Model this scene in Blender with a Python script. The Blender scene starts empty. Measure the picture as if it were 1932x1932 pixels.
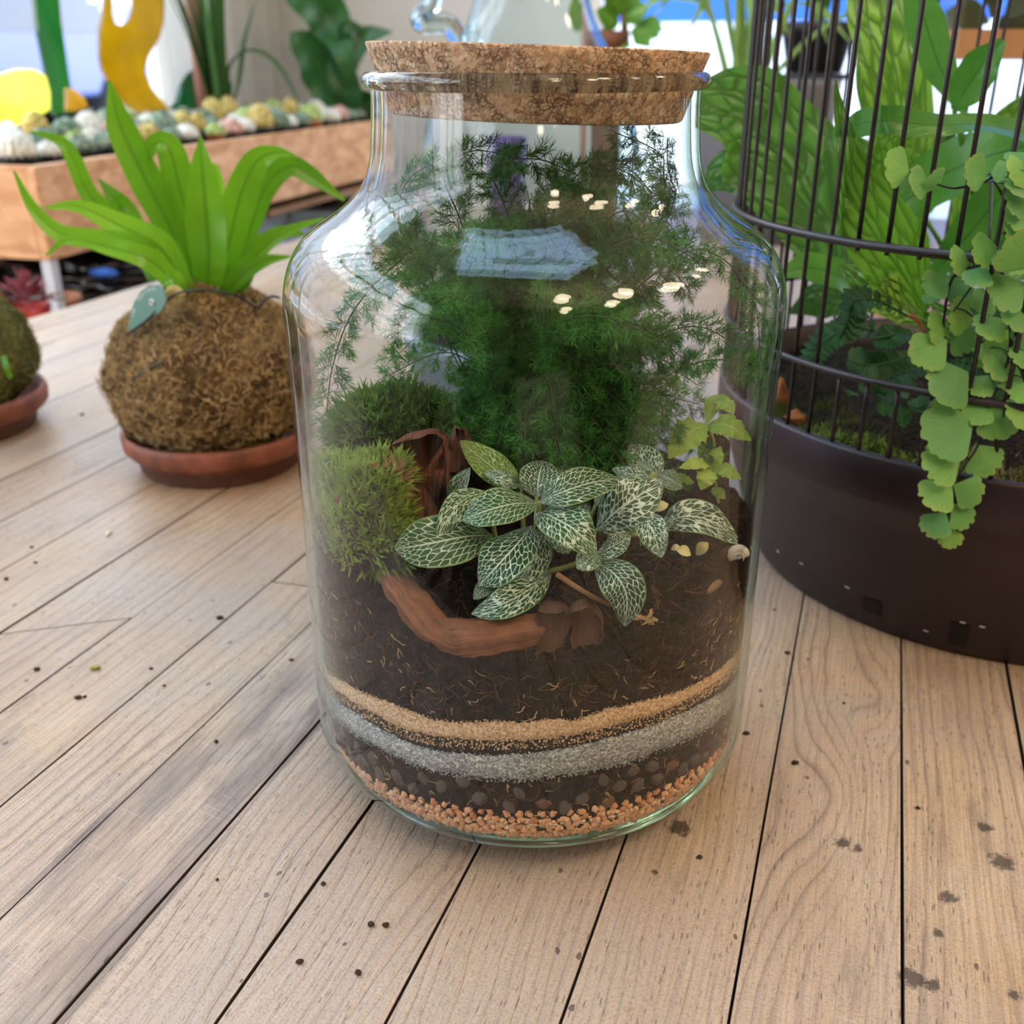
import bpy, math, random
import numpy as np
from mathutils import Vector, Matrix, noise as mnoise

random.seed(7)
RNG = np.random.default_rng(7)
SC = bpy.context.scene
COL = SC.collection

# ------------------------------------------------------------------ camera, sky, light, exposure
CAMP = np.array([-0.0088, -0.419, 0.3073])
PITCH, FPX = 0.4127, 1937.0
CP, SP = math.cos(PITCH), math.sin(PITCH)
cam_d = bpy.data.cameras.new('camera')
cam_d.sensor_fit = 'HORIZONTAL'; cam_d.sensor_width = 26.0; cam_d.lens = 26.0 * FPX / 1932.0
cam_d.clip_start = 0.01; cam_d.clip_end = 200
cam_d.dof.use_dof = True; cam_d.dof.focus_distance = 0.395; cam_d.dof.aperture_fstop = 8.5
cam = bpy.data.objects.new('camera', cam_d); COL.objects.link(cam)
cam.location = CAMP; cam.rotation_euler = (math.pi / 2 - PITCH, 0, 0)
SC.camera = cam

world = bpy.data.worlds.new('sky'); SC.world = world; world.use_nodes = True
_bg = world.node_tree.nodes['Background']
_wt = world.node_tree; _tc = _wt.nodes.new('ShaderNodeTexCoord'); _sx = _wt.nodes.new('ShaderNodeSeparateXYZ'); _rp = _wt.nodes.new('ShaderNodeValToRGB')
_wt.links.new(_tc.outputs['Generated'], _sx.inputs[0]); _wt.links.new(_sx.outputs['Z'], _rp.inputs[0]); _wt.links.new(_rp.outputs[0], _bg.inputs[0])
_rp.color_ramp.elements[0].position = 0.0; _rp.color_ramp.elements[0].color = (1.0, 0.985, 0.96, 1); _rp.color_ramp.elements[1].position = 0.9; _rp.color_ramp.elements[1].color = (0.50, 0.72, 1.0, 1)
_bg.inputs[1].default_value = 5.8

sun_d = bpy.data.lights.new('sun', 'SUN'); sun_d.energy = 15.0; sun_d.angle = 0.009; sun_d.color = (1.0, 0.95, 0.86)
sun = bpy.data.objects.new('sun', sun_d); COL.objects.link(sun)
sun.rotation_euler = Vector((0.115, -0.962, -1.0)).to_track_quat('-Z', 'Y').to_euler()

SC.view_settings.view_transform = 'Standard'; SC.view_settings.look = 'None'
SC.view_settings.gamma = 1.0; SC.view_settings.use_curve_mapping = False
SC.view_settings.exposure = 0.30
cy = SC.cycles
cy.max_bounces = 10; cy.transparent_max_bounces = 28; cy.transmission_bounces = 8; cy.glossy_bounces = 4; cy.diffuse_bounces = 3
cy.caustics_reflective = False; cy.caustics_refractive = True
cy.sample_clamp_indirect = 6.0; cy.use_denoising = True; cy.use_adaptive_sampling = True; cy.adaptive_threshold = 0.035

# warm pendant bulbs under the ceiling, in two rows over the benches
for _x, _y, _z in ((.95, -.75, 1.55), (1.5, -.35, 1.6), (1.2, -1.5, 1.75), (.30, -1.25, 1.75), (.5, -2.2, 1.8), (1.6, .5, 1.7)):
    _d = bpy.data.lights.new('pendant_bulb', 'POINT'); _d.energy = 15.0; _d.color = (1.0, 0.81, 0.58); _d.shadow_soft_size = 0.12
    _o = bpy.data.objects.new('pendant_bulb', _d); COL.objects.link(_o); _o.location = (_x, _y, _z)

def portal(name, loc, rot, sx, sy):
    d = bpy.data.lights.new(name, 'AREA'); d.shape = 'RECTANGLE'; d.size = sx; d.size_y = sy; d.cycles.is_portal = True
    o = bpy.data.objects.new(name, d); COL.objects.link(o); o.location = loc; o.rotation_euler = rot
    return o

# room frame: the long window wall runs along WD (the direction of the table's planks, roughly), WN points into the room
WD = np.array([math.cos(math.radians(75)), math.sin(math.radians(75)), 0.0])
WN = np.array([WD[1], -WD[0], 0.0])
FLOOR_Z, CEIL_Z = -0.78, 2.25

# ------------------------------------------------------------------ helpers
def at(px, py, Y):
    """point of the room seen at a pixel of the photo, at depth coordinate Y (metres along +y)"""
    u = (px - 966) / FPX; v = (966 - py) / FPX
    d = np.array([u, CP + v * SP, -SP + v * CP])
    return CAMP + d * ((Y - CAMP[1]) / d[1])
def onz(px, py, z=0.0):
    u = (px - 966) / FPX; v = (966 - py) / FPX
    d = np.array([u, CP + v * SP, -SP + v * CP])
    return CAMP + d * ((z - CAMP[2]) / d[2])
def C(r, g, b, k=1.0):
    def f(c):
        c = c / 255.0
        return (c / 12.92 if c <= 0.04045 else ((c + 0.055) / 1.055) ** 2.4) * k
    return (f(r), f(g), f(b), 1.0)
def oncyl(px, py, r):
    """point on an upright cylinder of radius r round the jar's axis, near side, seen at a pixel of the photo"""
    u = (px - 966) / FPX; v = (966 - py) / FPX; d = np.array([u, CP + v * SP, -SP + v * CP]); a = d[0] ** 2 + d[1] ** 2; b = 2 * (CAMP[0] * d[0] + CAMP[1] * d[1]); c = CAMP[0] ** 2 + CAMP[1] ** 2 - r * r
    return CAMP + d * ((-b - math.sqrt(max(0.0, b * b - 4 * a * c))) / (2 * a))
def nrm(v):
    v = np.asarray(v, float); n = np.linalg.norm(v); return v / n if n > 1e-12 else v
def catmull(P, n):
    P = np.asarray(P, float)
    if len(P) == 2:
        t = np.linspace(0, 1, n)[:, None]; return P[0] * (1 - t) + P[1] * t
    Q = np.vstack([2 * P[0] - P[1], P, 2 * P[-1] - P[-2]])
    out = []
    for s in np.linspace(0, len(P) - 1, n):
        i = min(int(s), len(P) - 2); t = s - i
        p0, p1, p2, p3 = Q[i], Q[i + 1], Q[i + 2], Q[i + 3]
        out.append(0.5 * (2 * p1 + (p2 - p0) * t + (2 * p0 - 5 * p1 + 4 * p2 - p3) * t * t + (3 * p1 - p0 - 3 * p2 + p3) * t ** 3))
    return np.array(out)
def fbm(x, y, z, o=4):
    return mnoise.fractal((x, y, z), 1.0, 2.0, o)

class MB:
    """collects geometry for one mesh"""
    def __init__(self): self.v = []; self.f = []; self.uv = []
    def add(self, V, F, UV=None):
        b = len(self.v)
        self.v.extend([tuple(p) for p in V]); self.f.extend([tuple(i + b for i in f) for f in F])
        self.uv.extend([tuple(u) for u in UV] if UV is not None else [(0, 0)] * len(V))
        return self
    def box(self, c, s, rot=None):
        c = np.asarray(c, float); s = np.asarray(s, float) / 2
        V = np.array([[x, y, z] for x in (-1, 1) for y in (-1, 1) for z in (-1, 1)]) * s
        if rot is not None: V = V @ np.asarray(rot).T
        return self.add(V + c, [(0, 1, 3, 2), (4, 6, 7, 5), (0, 4, 5, 1), (2, 3, 7, 6), (0, 2, 6, 4), (1, 5, 7, 3)])
    def tube(self, P, R, n=8, cap=True):
        P = np.asarray(P, float); k = len(P); R = np.broadcast_to(np.asarray(R, float), (k,))
        T = np.gradient(P, axis=0); T /= (np.linalg.norm(T, axis=1)[:, None] + 1e-12)
        a = np.array([0, 0, 1.0]) if abs(T[0][2]) < 0.9 else np.array([1.0, 0, 0])
        u = nrm(np.cross(T[0], a)); V = []; F = []; UV = []
        for i in range(k):
            u = nrm(u - T[i] * np.dot(u, T[i])); w = np.cross(T[i], u)
            for j in range(n):
                t = 2 * math.pi * j / n
                V.append(P[i] + R[i] * (math.cos(t) * u + math.sin(t) * w)); UV.append((i / (k - 1), j / n))
        for i in range(k - 1):
            for j in range(n):
                j2 = (j + 1) % n; F.append((i * n + j, i * n + j2, (i + 1) * n + j2, (i + 1) * n + j))
        if cap: F.append(tuple(range(n - 1, -1, -1))); F.append(tuple((k - 1) * n + j for j in range(n)))
        return self.add(V, F, UV)
    def lathe(self, prof, n=64, c=(0, 0, 0), a0=0.0, a1=2 * math.pi, wob=None):
        full = abs(a1 - a0 - 2 * math.pi) < 1e-6; m = n if full else n + 1
        V = []; F = []; UV = []; k = len(prof)
        for i, (r, z) in enumerate(prof):
            for j in range(m):
                t = a0 + (a1 - a0) * j / n; rr = r
                if wob: rr = wob(r, z, t)
                V.append((c[0] + rr * math.cos(t), c[1] + rr * math.sin(t), c[2] + z)); UV.append((j / n, i / max(1, k - 1)))
        for i in range(k - 1):
            for j in range(n):
                j2 = (j + 1) % m; F.append((i * m + j, i * m + j2, (i + 1) * m + j2, (i + 1) * m + j))
        return self.add(V, F, UV)
    def poly(self, pts, nvec, th):
        """a flat outline (3-D points in one plane) given a thickness"""
        P = np.asarray(pts, float); n = len(P); d = np.asarray(nvec) * th / 2
        V = np.vstack([P - d, P + d]); F = [tuple(range(n)), tuple(range(2 * n - 1, n - 1, -1))]
        F += [(i, i + n, (i + 1) % n + n, (i + 1) % n) for i in range(n)]
        return self.add(V, F)
    def build(self, name, m, parent=None, smooth=True, bevel=None, origin=True, **tags):
        return mkobj(name, np.array(self.v, float), self.f, m, parent, smooth, self.uv, bevel, origin, **tags)

WLOC = {}
def mkobj(name, V, F, m, parent=None, smooth=True, uv=None, bevel=None, origin=True, **tags):
    V = np.asarray(V, float)
    loc = np.zeros(3)
    if parent is None and origin:
        loc = np.array([(V[:, 0].min() + V[:, 0].max()) / 2, (V[:, 1].min() + V[:, 1].max()) / 2, V[:, 2].min()])
    me = bpy.data.meshes.new(name); me.from_pydata((V - loc).tolist(), [], [tuple(int(i) for i in f) for f in F])
    if uv is not None and len(uv) == len(V):
        l = me.uv_layers.new(name='UVMap'); idx = np.empty(len(me.loops), np.int32); me.loops.foreach_get('vertex_index', idx)
        l.data.foreach_set('uv', np.asarray(uv, np.float32)[idx].ravel())
    if smooth: me.polygons.foreach_set('use_smooth', np.ones(len(me.polygons), bool))
    me.materials.append(m); me.update()
    o = bpy.data.objects.new(name, me); COL.objects.link(o); o.location = loc
    if parent is not None: attach(o, parent)
    if bevel:
        b = o.modifiers.new('bevel', 'BEVEL'); b.width = bevel; b.segments = 2; b.limit_method = 'ANGLE'
    for k, v in tags.items(): o[k] = v
    return o
def attach(o, p):
    o.parent = p
    o.matrix_parent_inverse = Matrix.Translation(-p.location) if p.parent is None else Matrix.Identity(4)
def thing(name, label, category, loc, group=None):
    o = bpy.data.objects.new(name, None); COL.objects.link(o); o.location = loc; o.empty_display_size = 0.02
    o['label'] = label; o['category'] = category
    if group: o['group'] = group
    return o
def tagd(label, category, group=None, kind=None):
    d = dict(label=label, category=category)
    if group: d['group'] = group
    if kind: d['kind'] = kind
    return d
def dup(root, delta, label=None):
    """a copy of a thing with copies of its parts and sub-parts, moved by delta"""
    r = root.copy(); COL.objects.link(r); r.location = Vector(root.location) + Vector(delta)
    if label: r['label'] = label
    def rec(a, b):
        for ch in a.children:
            c = ch.copy(); COL.objects.link(c); c.parent = b; c.matrix_parent_inverse = ch.matrix_parent_inverse.copy(); rec(ch, c)
    rec(root, r); return r

# ------------------------------------------------------------------ material helpers
class NT:
    def __init__(self, name):
        self.m = bpy.data.materials.new(name); self.m.use_nodes = True; self.t = self.m.node_tree
        self.b = self.t.nodes['Principled BSDF']; self.out = self.t.nodes['Material Output']
    def n(self, typ, _in=None, **props):
        x = self.t.nodes.new(typ)
        for k, v in props.items(): setattr(x, k, v)
        for k, v in (_in or {}).items(): self.set(x.inputs[k], v)
        return x
    def set(self, sock, v):
        if isinstance(v, bpy.types.NodeSocket): self.t.links.new(v, sock)
        elif isinstance(v, bpy.types.Node): self.t.links.new(v.outputs[0], sock)
        else: sock.default_value = v
    def math(self, op, a, b=0.0, clamp=False):
        x = self.n('ShaderNodeMath', operation=op, use_clamp=clamp); self.set(x.inputs[0], a); self.set(x.inputs[1], b); return x.outputs[0]
    def mix(self, f, a, b, blend='MIX'):
        x = self.n('ShaderNodeMix', data_type='RGBA', blend_type=blend)
        self.set(x.inputs[0], f); self.set(x.inputs[6], a); self.set(x.inputs[7], b); return x.outputs[2]
    def ramp(self, f, stops, interp='LINEAR'):
        x = self.n('ShaderNodeValToRGB'); self.set(x.inputs[0], f); e = x.color_ramp.elements; x.color_ramp.interpolation = interp
        while len(e) > 1: e.remove(e[-1])
        e[0].position = stops[0][0]; e[0].color = self.c4(stops[0][1])
        for p, c in stops[1:]:
            y = e.new(p); y.color = self.c4(c)
        return x.outputs[0]
    @staticmethod
    def c4(c): return (c, c, c, 1) if isinstance(c, (int, float)) else c
    def noise(self, vec, scale, detail=4, rough=0.55, dist=0.0, out=0, **k):
        x = self.n('ShaderNodeTexNoise', {'Scale': scale, 'Detail': detail, 'Roughness': rough, 'Distortion': dist}, **k)
        if vec is not None: self.set(x.inputs['Vector'], vec)
        return x.outputs[out]
    def voro(self, vec, scale, feature='F1', rnd=1.0, out='Distance', **k):
        x = self.n('ShaderNodeTexVoronoi', {'Scale': scale, 'Randomness': rnd}, feature=feature, **k)
        if vec is not None: self.set(x.inputs['Vector'], vec)
        return x.outputs[out]
    def obj(self): return self.n('ShaderNodeTexCoord').outputs['Object']
    def pos(self): return self.n('ShaderNodeNewGeometry').outputs['Position']
    def uv(self): return self.n('ShaderNodeTexCoord').outputs['UV']
    def rnd(self): return self.n('ShaderNodeObjectInfo').outputs['Random']
    def mapv(self, vec, scale=(1, 1, 1), rot=(0, 0, 0), loc=(0, 0, 0)):
        return self.n('ShaderNodeMapping', {'Vector': vec, 'Location': loc, 'Rotation': rot, 'Scale': scale}).outputs[0]
    def sep(self, v): return self.n('ShaderNodeSeparateXYZ', {0: v}).outputs
    def comb(self, x=0.0, y=0.0, z=0.0): return self.n('ShaderNodeCombineXYZ', {0: x, 1: y, 2: z}).outputs[0]
    def bump(self, h, strength=0.4, dist=0.002, normal=None):
        x = self.n('ShaderNodeBump', {'Height': h, 'Strength': strength, 'Distance': dist})
        if normal is not None: self.set(x.inputs['Normal'], normal)
        self.set(self.b.inputs['Normal'], x); return x.outputs[0]
    def p(self, **k):
        names = {'color': 'Base Color', 'rough': 'Roughness', 'metal': 'Metallic', 'spec': 'Specular IOR Level', 'trans': 'Transmission Weight', 'ior': 'IOR', 'coat': 'Coat Weight', 'sheen': 'Sheen Weight'}
        for a, v in k.items(): self.set(self.b.inputs[names[a]], v)
        return self
    def translucent(self, color, f):
        tr = self.n('ShaderNodeBsdfTranslucent', {'Color': color}); ms = self.n('ShaderNodeMixShader', {0: f})
        self.t.links.new(self.b.outputs[0], ms.inputs[1]); self.t.links.new(tr.outputs[0], ms.inputs[2]); self.t.links.new(ms.outputs[0], self.out.inputs[0]); return self
def plain(name, col, rough=0.6, var=0.15, scale=30.0, spec=0.4, metal=0.0, bump=0.0, bscale=None):
    M = NT(name); o = M.obj(); nz = M.noise(o, scale, 5)
    dark = tuple(c * (1 - var) for c in col[:3]) + (1,); light = tuple(min(1, c * (1 + var)) for c in col[:3]) + (1,)
    M.p(color=M.ramp(nz, [(0.3, dark), (0.7, light)]), rough=rough, spec=spec, metal=metal)
    if bump: M.bump(M.noise(o, bscale or scale * 4, 6), bump, 0.002)
    return M.m
def leafmat(name, c1, c2, vein=None, rough=0.4, tr=0.3, vscale=14.0, vdepth=0.25, net=False, spec=0.4, midw=0.035):
    """c1..c2 leaf green (varies over the blade and from leaf to leaf), vein colour along midrib and side veins"""
    M = NT(name); uv = M.uv(); s = M.sep(uv); rnd = M.rnd()
    v = M.math('ABSOLUTE', M.math('SUBTRACT', s[1], 0.5)); v = M.math('MULTIPLY', v, 2.0)
    nz = M.noise(M.obj(), 45.0, 4)
    f = M.math('ADD', M.math('MULTIPLY', nz, 0.55), M.math('MULTIPLY', rnd, 0.45))
    col = M.ramp(f, [(0.28, c1), (0.72, c2)])
    mid = M.math('LESS_THAN', v, midw)
    if net:
        q = M.math('SUBTRACT', M.math('MULTIPLY', s[0], vscale), M.math('MULTIPLY', v, 2.2))
        vec = M.comb(q, M.math('MULTIPLY', v, 3.4), M.math('MULTIPLY', rnd, 40.0))
        ln = M.voro(vec, 1.0, 'DISTANCE_TO_EDGE', 0.9)
        lines = M.ramp(ln, [(0.02, 1.0), (0.09, 0.0)])
    else:
        q = M.math('SUBTRACT', M.math('MULTIPLY', s[0], vscale), M.math('MULTIPLY', v, 2.0))
        fr = M.math('PINGPONG', q, 0.5)
        lines = M.ramp(fr, [(0.0, 1.0), (0.1, 0.0)])
    mask = M.math('MAXIMUM', mid, M.math('MULTIPLY', lines, vdepth))
    if vein is not None: col = M.mix(mask, col, vein)
    M.p(color=col, rough=rough, spec=spec)
    M.bump(M.math('SUBTRACT', nz, mask), 0.35, 0.0012)
    trc = M.mix(0.35, col, tuple(min(1, c * 1.6) for c in c2[:3]) + (1,))
    M.translucent(trc, tr); return M.m

# ------------------------------------------------------------------ leaf builder
def leafgeo(mid, W, N, nv=6, fold=0.15, ripple=0.0, rfreq=5.0, curl=0.0, nu=None, serr=0.0, sfreq=18, seed=0):
    """mid: midrib points, W: half widths (profile given at those points), N: direction the blade faces"""
    mid = np.asarray(mid, float); nu = nu or 14
    P = catmull(mid, nu); w = np.interp(np.linspace(0, 1, nu), np.linspace(0, 1, len(W)), W)
    T = np.gradient(P, axis=0); V = []; UV = []; N = np.asarray(N, float); F = []
    N2 = np.broadcast_to(N, (len(mid), 3)) if N.ndim == 1 else N
    NN = catmull(N2, nu) if len(N2) > 1 else np.repeat(N2, nu, 0)
    ph = seed * 1.7
    for i in range(nu):
        t = nrm(T[i]); s = nrm(np.cross(t, NN[i])); n = np.cross(s, t); u = i / (nu - 1)
        for j in range(nv + 1):
            a = -1 + 2 * j / nv; ww = w[i]
            if serr and abs(a) > 0.99: ww *= 1 + serr * (2 * ((u * sfreq) % 1.0) - 1)
            h = abs(a) * fold * ww + ripple * ww * math.sin(u * rfreq * 6.283 + ph + (1.3 if a > 0 else 0)) * a * a + curl * ww * a * a
            V.append(P[i] + s * ww * a * math.cos(fold) + n * h); UV.append((u, (a + 1) / 2))
    for i in range(nu - 1):
        for j in range(nv):
            q = i * (nv + 1) + j; F.append((q, q + 1, q + nv + 2, q + nv + 1))
    return V, F, UV
def ellprof(k, hw, pw=0.5, tip=0.02, base=0.08, peak=0.45):
    u = np.linspace(0, 1, k); g = np.where(u < peak, u / peak, (1 - u) / (1 - peak)); r = np.sin(np.clip(g, 0, 1) * math.pi / 2) ** (pw * 2)
    r[0] = max(r[0], base); r[-1] = tip; return r * hw
def pxscale(P):
    """metres spanned by one photo pixel at P"""
    d = np.asarray(P) - CAMP; return (d[1] * CP - d[2] * SP) / FPX
def tocam(P, up=0.0):
    return nrm(nrm(CAMP - np.asarray(P)) + np.array([0, 0, up]))
# ------------------------------------------------------------------ the room
W0 = np.array([-1.28, 1.39, 0.0])                       # a point of the window wall
def RP(s, t, z=0.0): return W0 + WN * s + WD * t + np.array([0, 0, z])
RROT = np.stack([WN, WD, np.array([0, 0, 1.0])], axis=1)  # local (s,t,z) -> world
def rbox(mb, s0, s1, t0, t1, z0, z1):
    return mb.box(RP((s0 + s1) / 2, (t0 + t1) / 2, (z0 + z1) / 2), (abs(s1 - s0), abs(t1 - t0), abs(z1 - z0)), RROT)
S1, T0, T1 = 4.3, -3.6, 1.9
M_wall = plain('wall_paint', C(215, 212, 206), 0.8, 0.04, 3.0, bump=0.05)
M_ceil = plain('ceiling_paint', C(206, 192, 170), 0.85, 0.05, 2.0)
M_floor = plain('floor_boards', C(70, 62, 55), 0.7, 0.3, 5.0, bump=0.1)
M_rear = plain('rear_wall_paint', C(96, 86, 76), 0.85, 0.1, 1.5)
M_frame = plain('window_frame_paint', C(225, 225, 222), 0.5, 0.04, 5.0)
M_pole = plain('painted_pole', C(176, 128, 112), 0.6, 0.1, 9.0)
ST = dict(kind='structure')
rbox(MB(), -0.2, S1 + .2, T0 - .2, T1 + .2, FLOOR_Z - .1, FLOOR_Z).build('floor', M_floor, smooth=False, **ST)
# ceiling with two skylights
SK = [(.80, 1.95, -1.05, 0.45)]
cm = MB(); CT = CEIL_Z + .12
rbox(cm, -.2, S1 + .2, SK[0][3], T1 + .2, CEIL_Z, CT)
rbox(cm, -.2, SK[0][0], SK[0][2], SK[0][3], CEIL_Z, CT); rbox(cm, SK[0][1], S1 + .2, SK[0][2], SK[0][3], CEIL_Z, CT)
rbox(cm, -.2, S1 + .2, T0 - .2, SK[0][2], CEIL_Z, CT)
cm.build('ceiling', M_ceil, smooth=False, **ST)
M_black = plain('dark_steel', C(28, 26, 26), 0.5, 0.2, 20.0)
for i, (s0, s1, t0, t1) in enumerate(SK):
    fr = MB()
    for k in range(1, 9): rbox(fr, s0 + (s1 - s0) * k / 9 - .004, s0 + (s1 - s0) * k / 9 + .004, t0, t1, CT - .02, CT - .01)
    for k in range(1, 10): rbox(fr, s0, s1, t0 + (t1 - t0) * k / 10 - .004, t0 + (t1 - t0) * k / 10 + .004, CT - .03, CT - .02)
    fr.build('window_%d' % (5 + i), M_black, smooth=False, **ST)
    portal('skylight_portal', RP((s0 + s1) / 2, (t0 + t1) / 2, CT + .01), (math.pi * 0, 0, math.radians(-15)), s1 - s0, t1 - t0)
# window wall (left): sill wall, lintel, pillars between the panes
LW0, LW1, LZ0, LZ1 = -3.3, 1.42, 0.0, 1.95
wl = MB()
rbox(wl, -.15, 0, T0 - .2, T1 + .2, FLOOR_Z, LZ0); rbox(wl, -.15, 0, T0 - .2, T1 + .2, LZ1, CT)
rbox(wl, -.15, 0, T0 - .2, LW0, LZ0, LZ1); rbox(wl, -.15, 0, LW1, T1 + .2, LZ0, LZ1)
wl.build('wall_left', M_wall, smooth=False, **ST)
fm = MB()
for t in (-3.28, -2.69, -2.1, -1.52, -.95, -.40, .15, 1.40): rbox(fm, -.10, -.03, t - .03, t + .03, LZ0, LZ1)
for z in (.72, 1.34): rbox(fm, -.09, -.04, LW0, .15, z - .018, z + .018)  # transoms and closer mullions added to break up the window's reflection in the jar
rbox(fm, -.10, -.03, LW0, LW1, LZ0, LZ0 + .05); rbox(fm, -.10, -.03, LW0, LW1, LZ1 - .05, LZ1)
fm.build('window_1', M_frame, smooth=False, **ST)
portal('window_portal', RP(-.16, (LW0 + LW1) / 2, (LZ0 + LZ1) / 2), Matrix(((-WD[0], 0, -WN[0]), (-WD[1], 0, -WN[1]), (0, 1, 0))).to_euler(), LW1 - LW0, LZ1 - LZ0)
# back wall with a wide opening to the yard
BW0, BW1, BZ0, BZ1 = 1.02, 3.3, -.3, 1.7
wb = MB()
rbox(wb, -.2, BW0, T1, T1 + .15, FLOOR_Z, CT); rbox(wb, BW1, S1 + .2, T1, T1 + .15, FLOOR_Z, CT)
rbox(wb, BW0, BW1, T1, T1 + .15, FLOOR_Z, BZ0); rbox(wb, BW0, BW1, T1, T1 + .15, BZ1, CT)
wb.build('wall_back', M_wall, smooth=False, **ST)
fb = MB()
for s in (BW0 + .03, 1.9, 2.6, BW1 - .03): rbox(fb, s - .025, s + .025, T1 + .03, T1 + .09, BZ0, BZ1)
rbox(fb, BW0, BW1, T1 + .03, T1 + .09, BZ0, BZ0 + .05)
fb.build('window_2', M_frame, smooth=False, **ST)
portal('window_portal_back', RP((BW0 + BW1) / 2, T1 + .16, (BZ0 + BZ1) / 2), Matrix(((-WN[0], 0, WD[0]), (-WN[1], 0, WD[1]), (0, 1, 0))).to_euler(), BW1 - BW0, BZ1 - BZ0)
rbox(MB(), S1, S1 + .15, T0 - .2, T1 + .2, FLOOR_Z, CT).build('wall_right', M_ceil, smooth=False, **ST)
rbox(MB(), -.2, S1 + .2, T0 - .15, T0, FLOOR_Z, CT).build('wall_rear', M_rear, smooth=False, **ST)

# ------------------------------------------------------------------ outside, seen through the panes
M_asph = plain('asphalt', C(120, 120, 130), 0.9, 0.1, 1.0)
M_pave = plain('yard_concrete', C(190, 190, 188), 0.9, 0.08, 1.0)
STREET = -0.36
gm = MB(); rbox(gm, -40, -.2, -20, 30, STREET - .2, STREET); gm.build('street', M_asph, smooth=False, **ST)
gm = MB(); rbox(gm, -.2, 14, T1 + .2, 30, STREET - .2, STREET - .02); gm.build('yard_ground', M_pave, smooth=False, **ST)
M_ext = plain('facade_render', C(150, 152, 160), 0.85, 0.06, 0.6)
M_win = plain('facade_glass', C(60, 75, 95), 0.15, 0.2, 0.5, spec=0.6)
M_blue = plain('blue_sheet', C(40, 96, 180), 0.6, 0.1, 2.0)
M_white = plain('white_board', C(228, 230, 232), 0.6, 0.03, 2.0)
M_brick = plain('red_facade', C(120, 84, 78), 0.85, 0.12, 2.0)
fac = thing('building', 'pale rendered building with dark windows across the street, seen through the shop window', 'building', RP(-16, 6, STREET))
rbox(MB(), -17, -16, -12, 28, STREET, 9).build('facade', M_ext, fac, smooth=False)
for k in range(9):
    rbox(MB(), -16.02, -15.95, -8 + k * 3.6, -6.4 + k * 3.6, 1.0, 3.2).build('window', M_win, fac, smooth=False)
rbox(MB(), -16.3, -15.9, -12, 28, STREET, .4).build('plinth', M_brick, fac, smooth=False)
def car(name, label, s, t, paint, ln=4.1):
    """saloon standing along the street, its side towards the shop"""
    c = thing(name, label, 'car', RP(s, t, STREET), None)
    prof = [(-.5, .32), (-.5, .62), (-.47, .80), (-.30, .92), (-.17, 1.38), (.17, 1.42), (.32, .98), (.47, .86), (.5, .6), (.5, .32), (.36, .32), (.33, .50), (.25, .55), (.19, .5), (.16, .32), (-.17, .32), (-.2, .5), (-.27, .55), (-.34, .5), (-.37, .32)]
    b = MB(); pts = [RP(s, t + a * ln, STREET + z) for a, z in prof]
    b.poly(pts, WN, 1.62); b.build('body', paint, c, smooth=False, bevel=.06)
    g = MB(); pts = [RP(s, t + a * ln, STREET + z) for a, z in [(-.26, .95), (-.155, 1.33), (.0, 1.35), (.0, .95)]]; g.poly(pts, WN, 1.64)
    pts = [RP(s, t + a * ln, STREET + z) for a, z in [(.02, .95), (.02, 1.35), (.155, 1.36), (.28, .98)]]; g.poly(pts, WN, 1.64); g.build('side_window', M_win, c, smooth=False)
    for a in (-.27, .255):
        w = MB(); ce = RP(s, t + a * ln, STREET + .31)
        w.tube([ce - WN * .82, ce + WN * .82], .31, 24); tr = w.build('tyre', M_tyre, c)
        h = MB(); h.tube([ce + WN * .81, ce + WN * .84], .19, 16); h.build('hub_cap', M_hub, tr)
    return c
M_tyre = plain('tyre_rubber', C(45, 45, 50), 0.8, 0.1, 5); M_hub = plain('hub_metal', C(150, 152, 165), 0.4, 0.1, 5)
car('car', 'blue-grey car parked outside behind the green glass strip', -6.6, 8.5, plain('car_paint_blue', C(84, 98, 150), 0.3, 0.05, 2, spec=0.6))
car('car', 'pale grey car with a dark wheel parked outside beside the amber glass', -6.6, 12.95, plain('car_paint_grey', C(104, 112, 140), 0.3, 0.05, 2, spec=0.6))
car('car', 'white car on the far side of the street above the blue-grey car', -12.5, 17.0, plain('car_paint_white', C(170, 178, 190), 0.3, 0.04, 2, spec=0.6))
# white railing posts on the pavement
rail = thing('railing', 'white tubular street railing outside the window right of the amber glass', 'railing', RP(-2.2, 4.6, STREET))
for k in range(7): MB().tube([RP(-2.2, 4.2 + k * .16, STREET), RP(-2.2, 4.2 + k * .16, .62)], .011, 8).build('post', M_white, rail)
MB().tube([RP(-2.2, 4.1, .62), RP(-2.2, 5.3, .62)], .014, 8).build('handrail', M_white, rail)
# yard behind the back opening
hb = thing('hoarding', 'bright blue panel standing in the yard behind the back window', 'hoarding', RP(2.0, 5.2, STREET))
rbox(MB(), -1.2, 5.2, 5.2, 5.3, .52, 7.5).build('panel', M_blue, hb, smooth=False)  # carried up far out of view to block sun at the back window
rbox(MB(), -1.2, 5.2, 5.15, 5.32, STREET, .52).build('base_panel', M_white, hb, smooth=False)

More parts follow.
